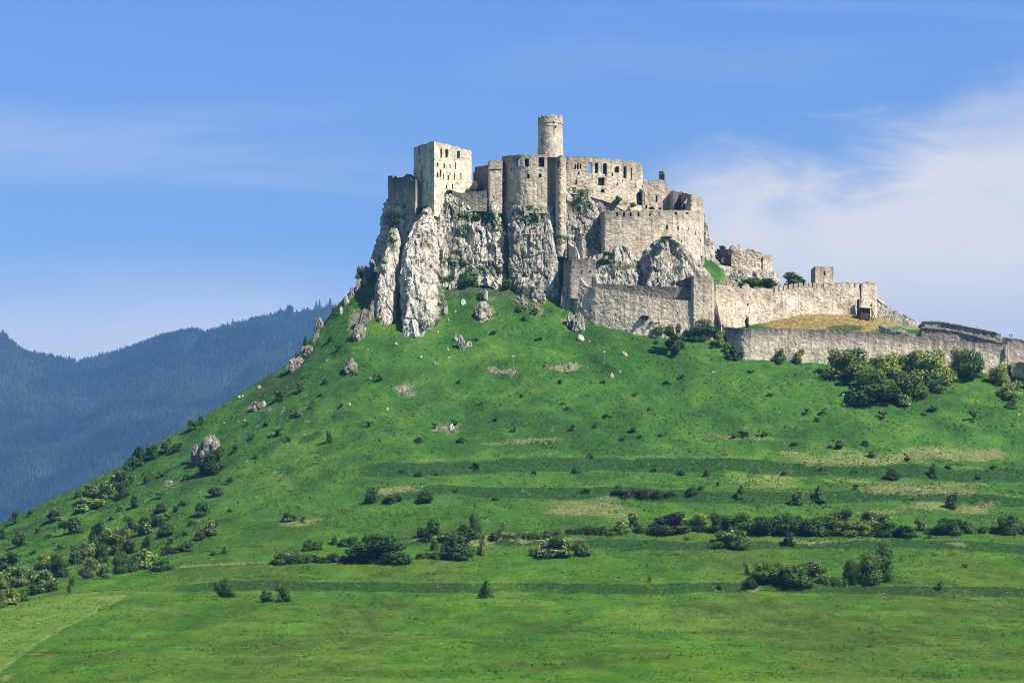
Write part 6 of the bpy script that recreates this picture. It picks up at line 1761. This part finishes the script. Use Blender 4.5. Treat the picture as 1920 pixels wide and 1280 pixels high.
def person(px, py, Y, label, top, legs, face=0.0):
    bx, by, bz = at(px, py, Y)
    J = {'pel': (0, 0, .95), 'waist': (0, 0, 1.12), 'chest': (0, 0, 1.36), 'neck': (0, -.01, 1.52), 'head': (0, -.02, 1.62), 'crown': (0, -.01, 1.74),
         'ls': (-.2, 0, 1.43), 'le': (-.27, .03, 1.15), 'lw': (-.25, -.08, .92), 'lh': (-.25, -.1, .83), 'rs': (.2, 0, 1.43), 're': (.27, .03, 1.15), 'rw': (.24, -.1, .93), 'rh': (.24, -.12, .84),
         'lhip': (-.1, 0, .9), 'lk': (-.12, -.03, .5), 'la': (-.12, .02, .09), 'lt': (-.13, -.14, .04), 'rhip': (.1, 0, .9), 'rk': (.12, -.01, .5), 'ra': (.13, .05, .09), 'rt': (.14, -.11, .04)}
    R = {'pel': .15, 'waist': .13, 'chest': .16, 'neck': .06, 'head': .095, 'crown': .07, 'ls': .07, 'le': .05, 'lw': .035, 'lh': .04, 'rs': .07, 're': .05, 'rw': .035, 'rh': .04, 'lhip': .1, 'lk': .065, 'la': .045, 'lt': .04, 'rhip': .1, 'rk': .065, 'ra': .045, 'rt': .04}
    E = [('pel', 'waist'), ('waist', 'chest'), ('chest', 'neck'), ('neck', 'head'), ('head', 'crown'), ('chest', 'ls'), ('ls', 'le'), ('le', 'lw'), ('lw', 'lh'), ('chest', 'rs'), ('rs', 're'), ('re', 'rw'), ('rw', 'rh'),
         ('pel', 'lhip'), ('lhip', 'lk'), ('lk', 'la'), ('la', 'lt'), ('pel', 'rhip'), ('rhip', 'rk'), ('rk', 'ra'), ('ra', 'rt')]
    ks = list(J)
    me = bpy.data.meshes.new('person')
    me.from_pydata([J[k] for k in ks], [(ks.index(a), ks.index(b)) for a, b in E], [])
    o = bpy.data.objects.new('person', me)
    o.location = (bx, by, bz)
    o.rotation_euler = (0, 0, face)
    link(o)
    sk = o.modifiers.new('skin', 'SKIN')
    for i, k in enumerate(ks):
        me.skin_vertices[0].data[i].radius = (R[k], R[k] * 0.85)
    me.skin_vertices[0].data[0].use_root = True
    o.modifiers.new('sub', 'SUBSURF').render_levels = 1
    m, N, b = new_mat('clothes_and_skin', 0.9, 0.1)
    z = N.n('ShaderNodeSeparateXYZ', {0: N.n('ShaderNodeTexCoord').outputs['Object']}).outputs[2]
    c = N.ramp(z, [(0.0, (0.03, 0.03, 0.03)), (0.075, legs), (0.95, top), (1.53, (0.42, 0.26, 0.19)), (1.68, (0.04, 0.025, 0.015))], 'CONSTANT')
    mp = N.n('ShaderNodeMath', {0: z, 1: 2.0}, operation='DIVIDE')
    N.t.links.new(mp.outputs[0], [x for x in N.t.nodes if x.type == 'VALTORGB'][0].inputs[0])
    for el_, p_ in zip([x for x in N.t.nodes if x.type == 'VALTORGB'][0].color_ramp.elements, (0, .04, .475, .765, .84)):
        el_.position = p_
    N.t.links.new(c, b.inputs['Base Color'])
    me.materials.append(m)
    tag(o, label, 'person')
    return o


person(1893.5, 633.5, 984.2, 'person in dark clothes standing on the rubble wall at the far right', (0.05, 0.05, 0.07), (0.03, 0.03, 0.05), 0.3)
person(1897.5, 634.0, 984.2, 'person in a red top standing on the rubble wall at the far right', (0.35, 0.04, 0.04), (0.05, 0.06, 0.10), -0.4)


# ------------------------------------------------------------------ standing grass tufts
def grass():
    r = np.random.default_rng(99)
    n = 150000
    u = r.uniform(-60, 1990, n)
    y = 420 + (1015 - 420) * r.random(n) ** 0.85
    x = (u - 960) * y / FP
    k = fbm(np.stack([x, y, 0 * x], -1) / 12.0, 3, 301) + 0.35 * r.standard_normal(n) > 0.0
    u, x, y = u[k], x[k], y[k]
    z = ground(x, y)
    py = HZ - FP * z / y
    keep = ~((y > 962) & (u > 1352)) & ~((y > 985) & (u > 1040)) & (y < 1012)
    u, x, y, z = u[keep], x[keep], y[keep], z[keep]
    n = len(x)
    tall = 0.10 + 0.22 * r.random(n) ** 2 + 0.16 * sstep(y, 600, 900)
    V = np.empty((n, 3, 3, 3))
    for b in range(3):
        a = r.random(n) * 6.283
        w = (0.07 + 0.10 * r.random(n)) * (1 + sstep(y, 600, 900))
        cx, cy = x + 0.2 * r.standard_normal(n), y + 0.2 * r.standard_normal(n)
        V[:, b, 0] = np.stack([cx - w * np.cos(a), cy - w * np.sin(a), z - 0.1], -1)
        V[:, b, 1] = np.stack([cx + w * np.cos(a), cy + w * np.sin(a), z - 0.1], -1)
        V[:, b, 2] = np.stack([cx + 0.3 * r.standard_normal(n), cy + 0.3 * r.standard_normal(n), z + tall], -1)
    m, N, b = new_mat('grass_blades', 0.8, 0.15)
    pos = N.n('ShaderNodeNewGeometry').outputs['Position']
    f = N.noise(pos, 0.35, 3.0, 0.7)
    zz = N.n('ShaderNodeMapRange', {0: N.n('ShaderNodeSeparateXYZ', {0: pos}).outputs[2], 1: 20.0, 2: 95.0}).outputs[0]
    hi = N.ramp(f, [(0.35, (0.030, 0.095, 0.016)), (0.52, (0.060, 0.155, 0.024)), (0.68, (0.12, 0.21, 0.036))])
    lo = N.ramp(f, [(0.35, (0.030, 0.10, 0.012)), (0.52, (0.065, 0.165, 0.016)), (0.68, (0.13, 0.22, 0.025))])
    N.t.links.new(N.mix(zz, lo, hi), b.inputs['Base Color'])
    o = mk('grass', V.reshape(-1, 3), np.arange(n * 9).reshape(-1, 3), m)
    tag(o, 'rough meadow grass standing in tufts all over the slope', 'grass', kind='stuff')


grass()
# ------------------------------------------------------------------ air
def build_haze():
    m = bpy.data.materials.new('hazy_air')
    m.use_nodes = True
    t = m.node_tree
    t.nodes.clear()
    N = NT(t)
    v = N.n('ShaderNodeVolumePrincipled', {'Color': HAZE_COL, 'Density': HAZE_D, 'Anisotropy': 0.0})
    ou = N.n('ShaderNodeOutputMaterial')
    t.links.new(v.outputs[0], ou.inputs['Volume'])
    x0, x1, y0, y1, z0, z1 = -14100, 14100, -1600, 16100, -9, 2000
    V = np.array([(x, y, z) for x in (x0, x1) for y in (y0, y1) for z in (z0, z1)], float)
    F = np.array([(0, 1, 3, 2), (4, 6, 7, 5), (0, 4, 5, 1), (2, 3, 7, 6), (0, 2, 6, 4), (1, 5, 7, 3)])
    o = mk('haze', V, F, m)
    tag(o, 'thin blue haze in the air over the landscape', 'haze', kind='stuff')


HAZE_COL = (0.17, 0.43, 1.0, 1)
HAZE_D = 0.55e-4
build_haze()
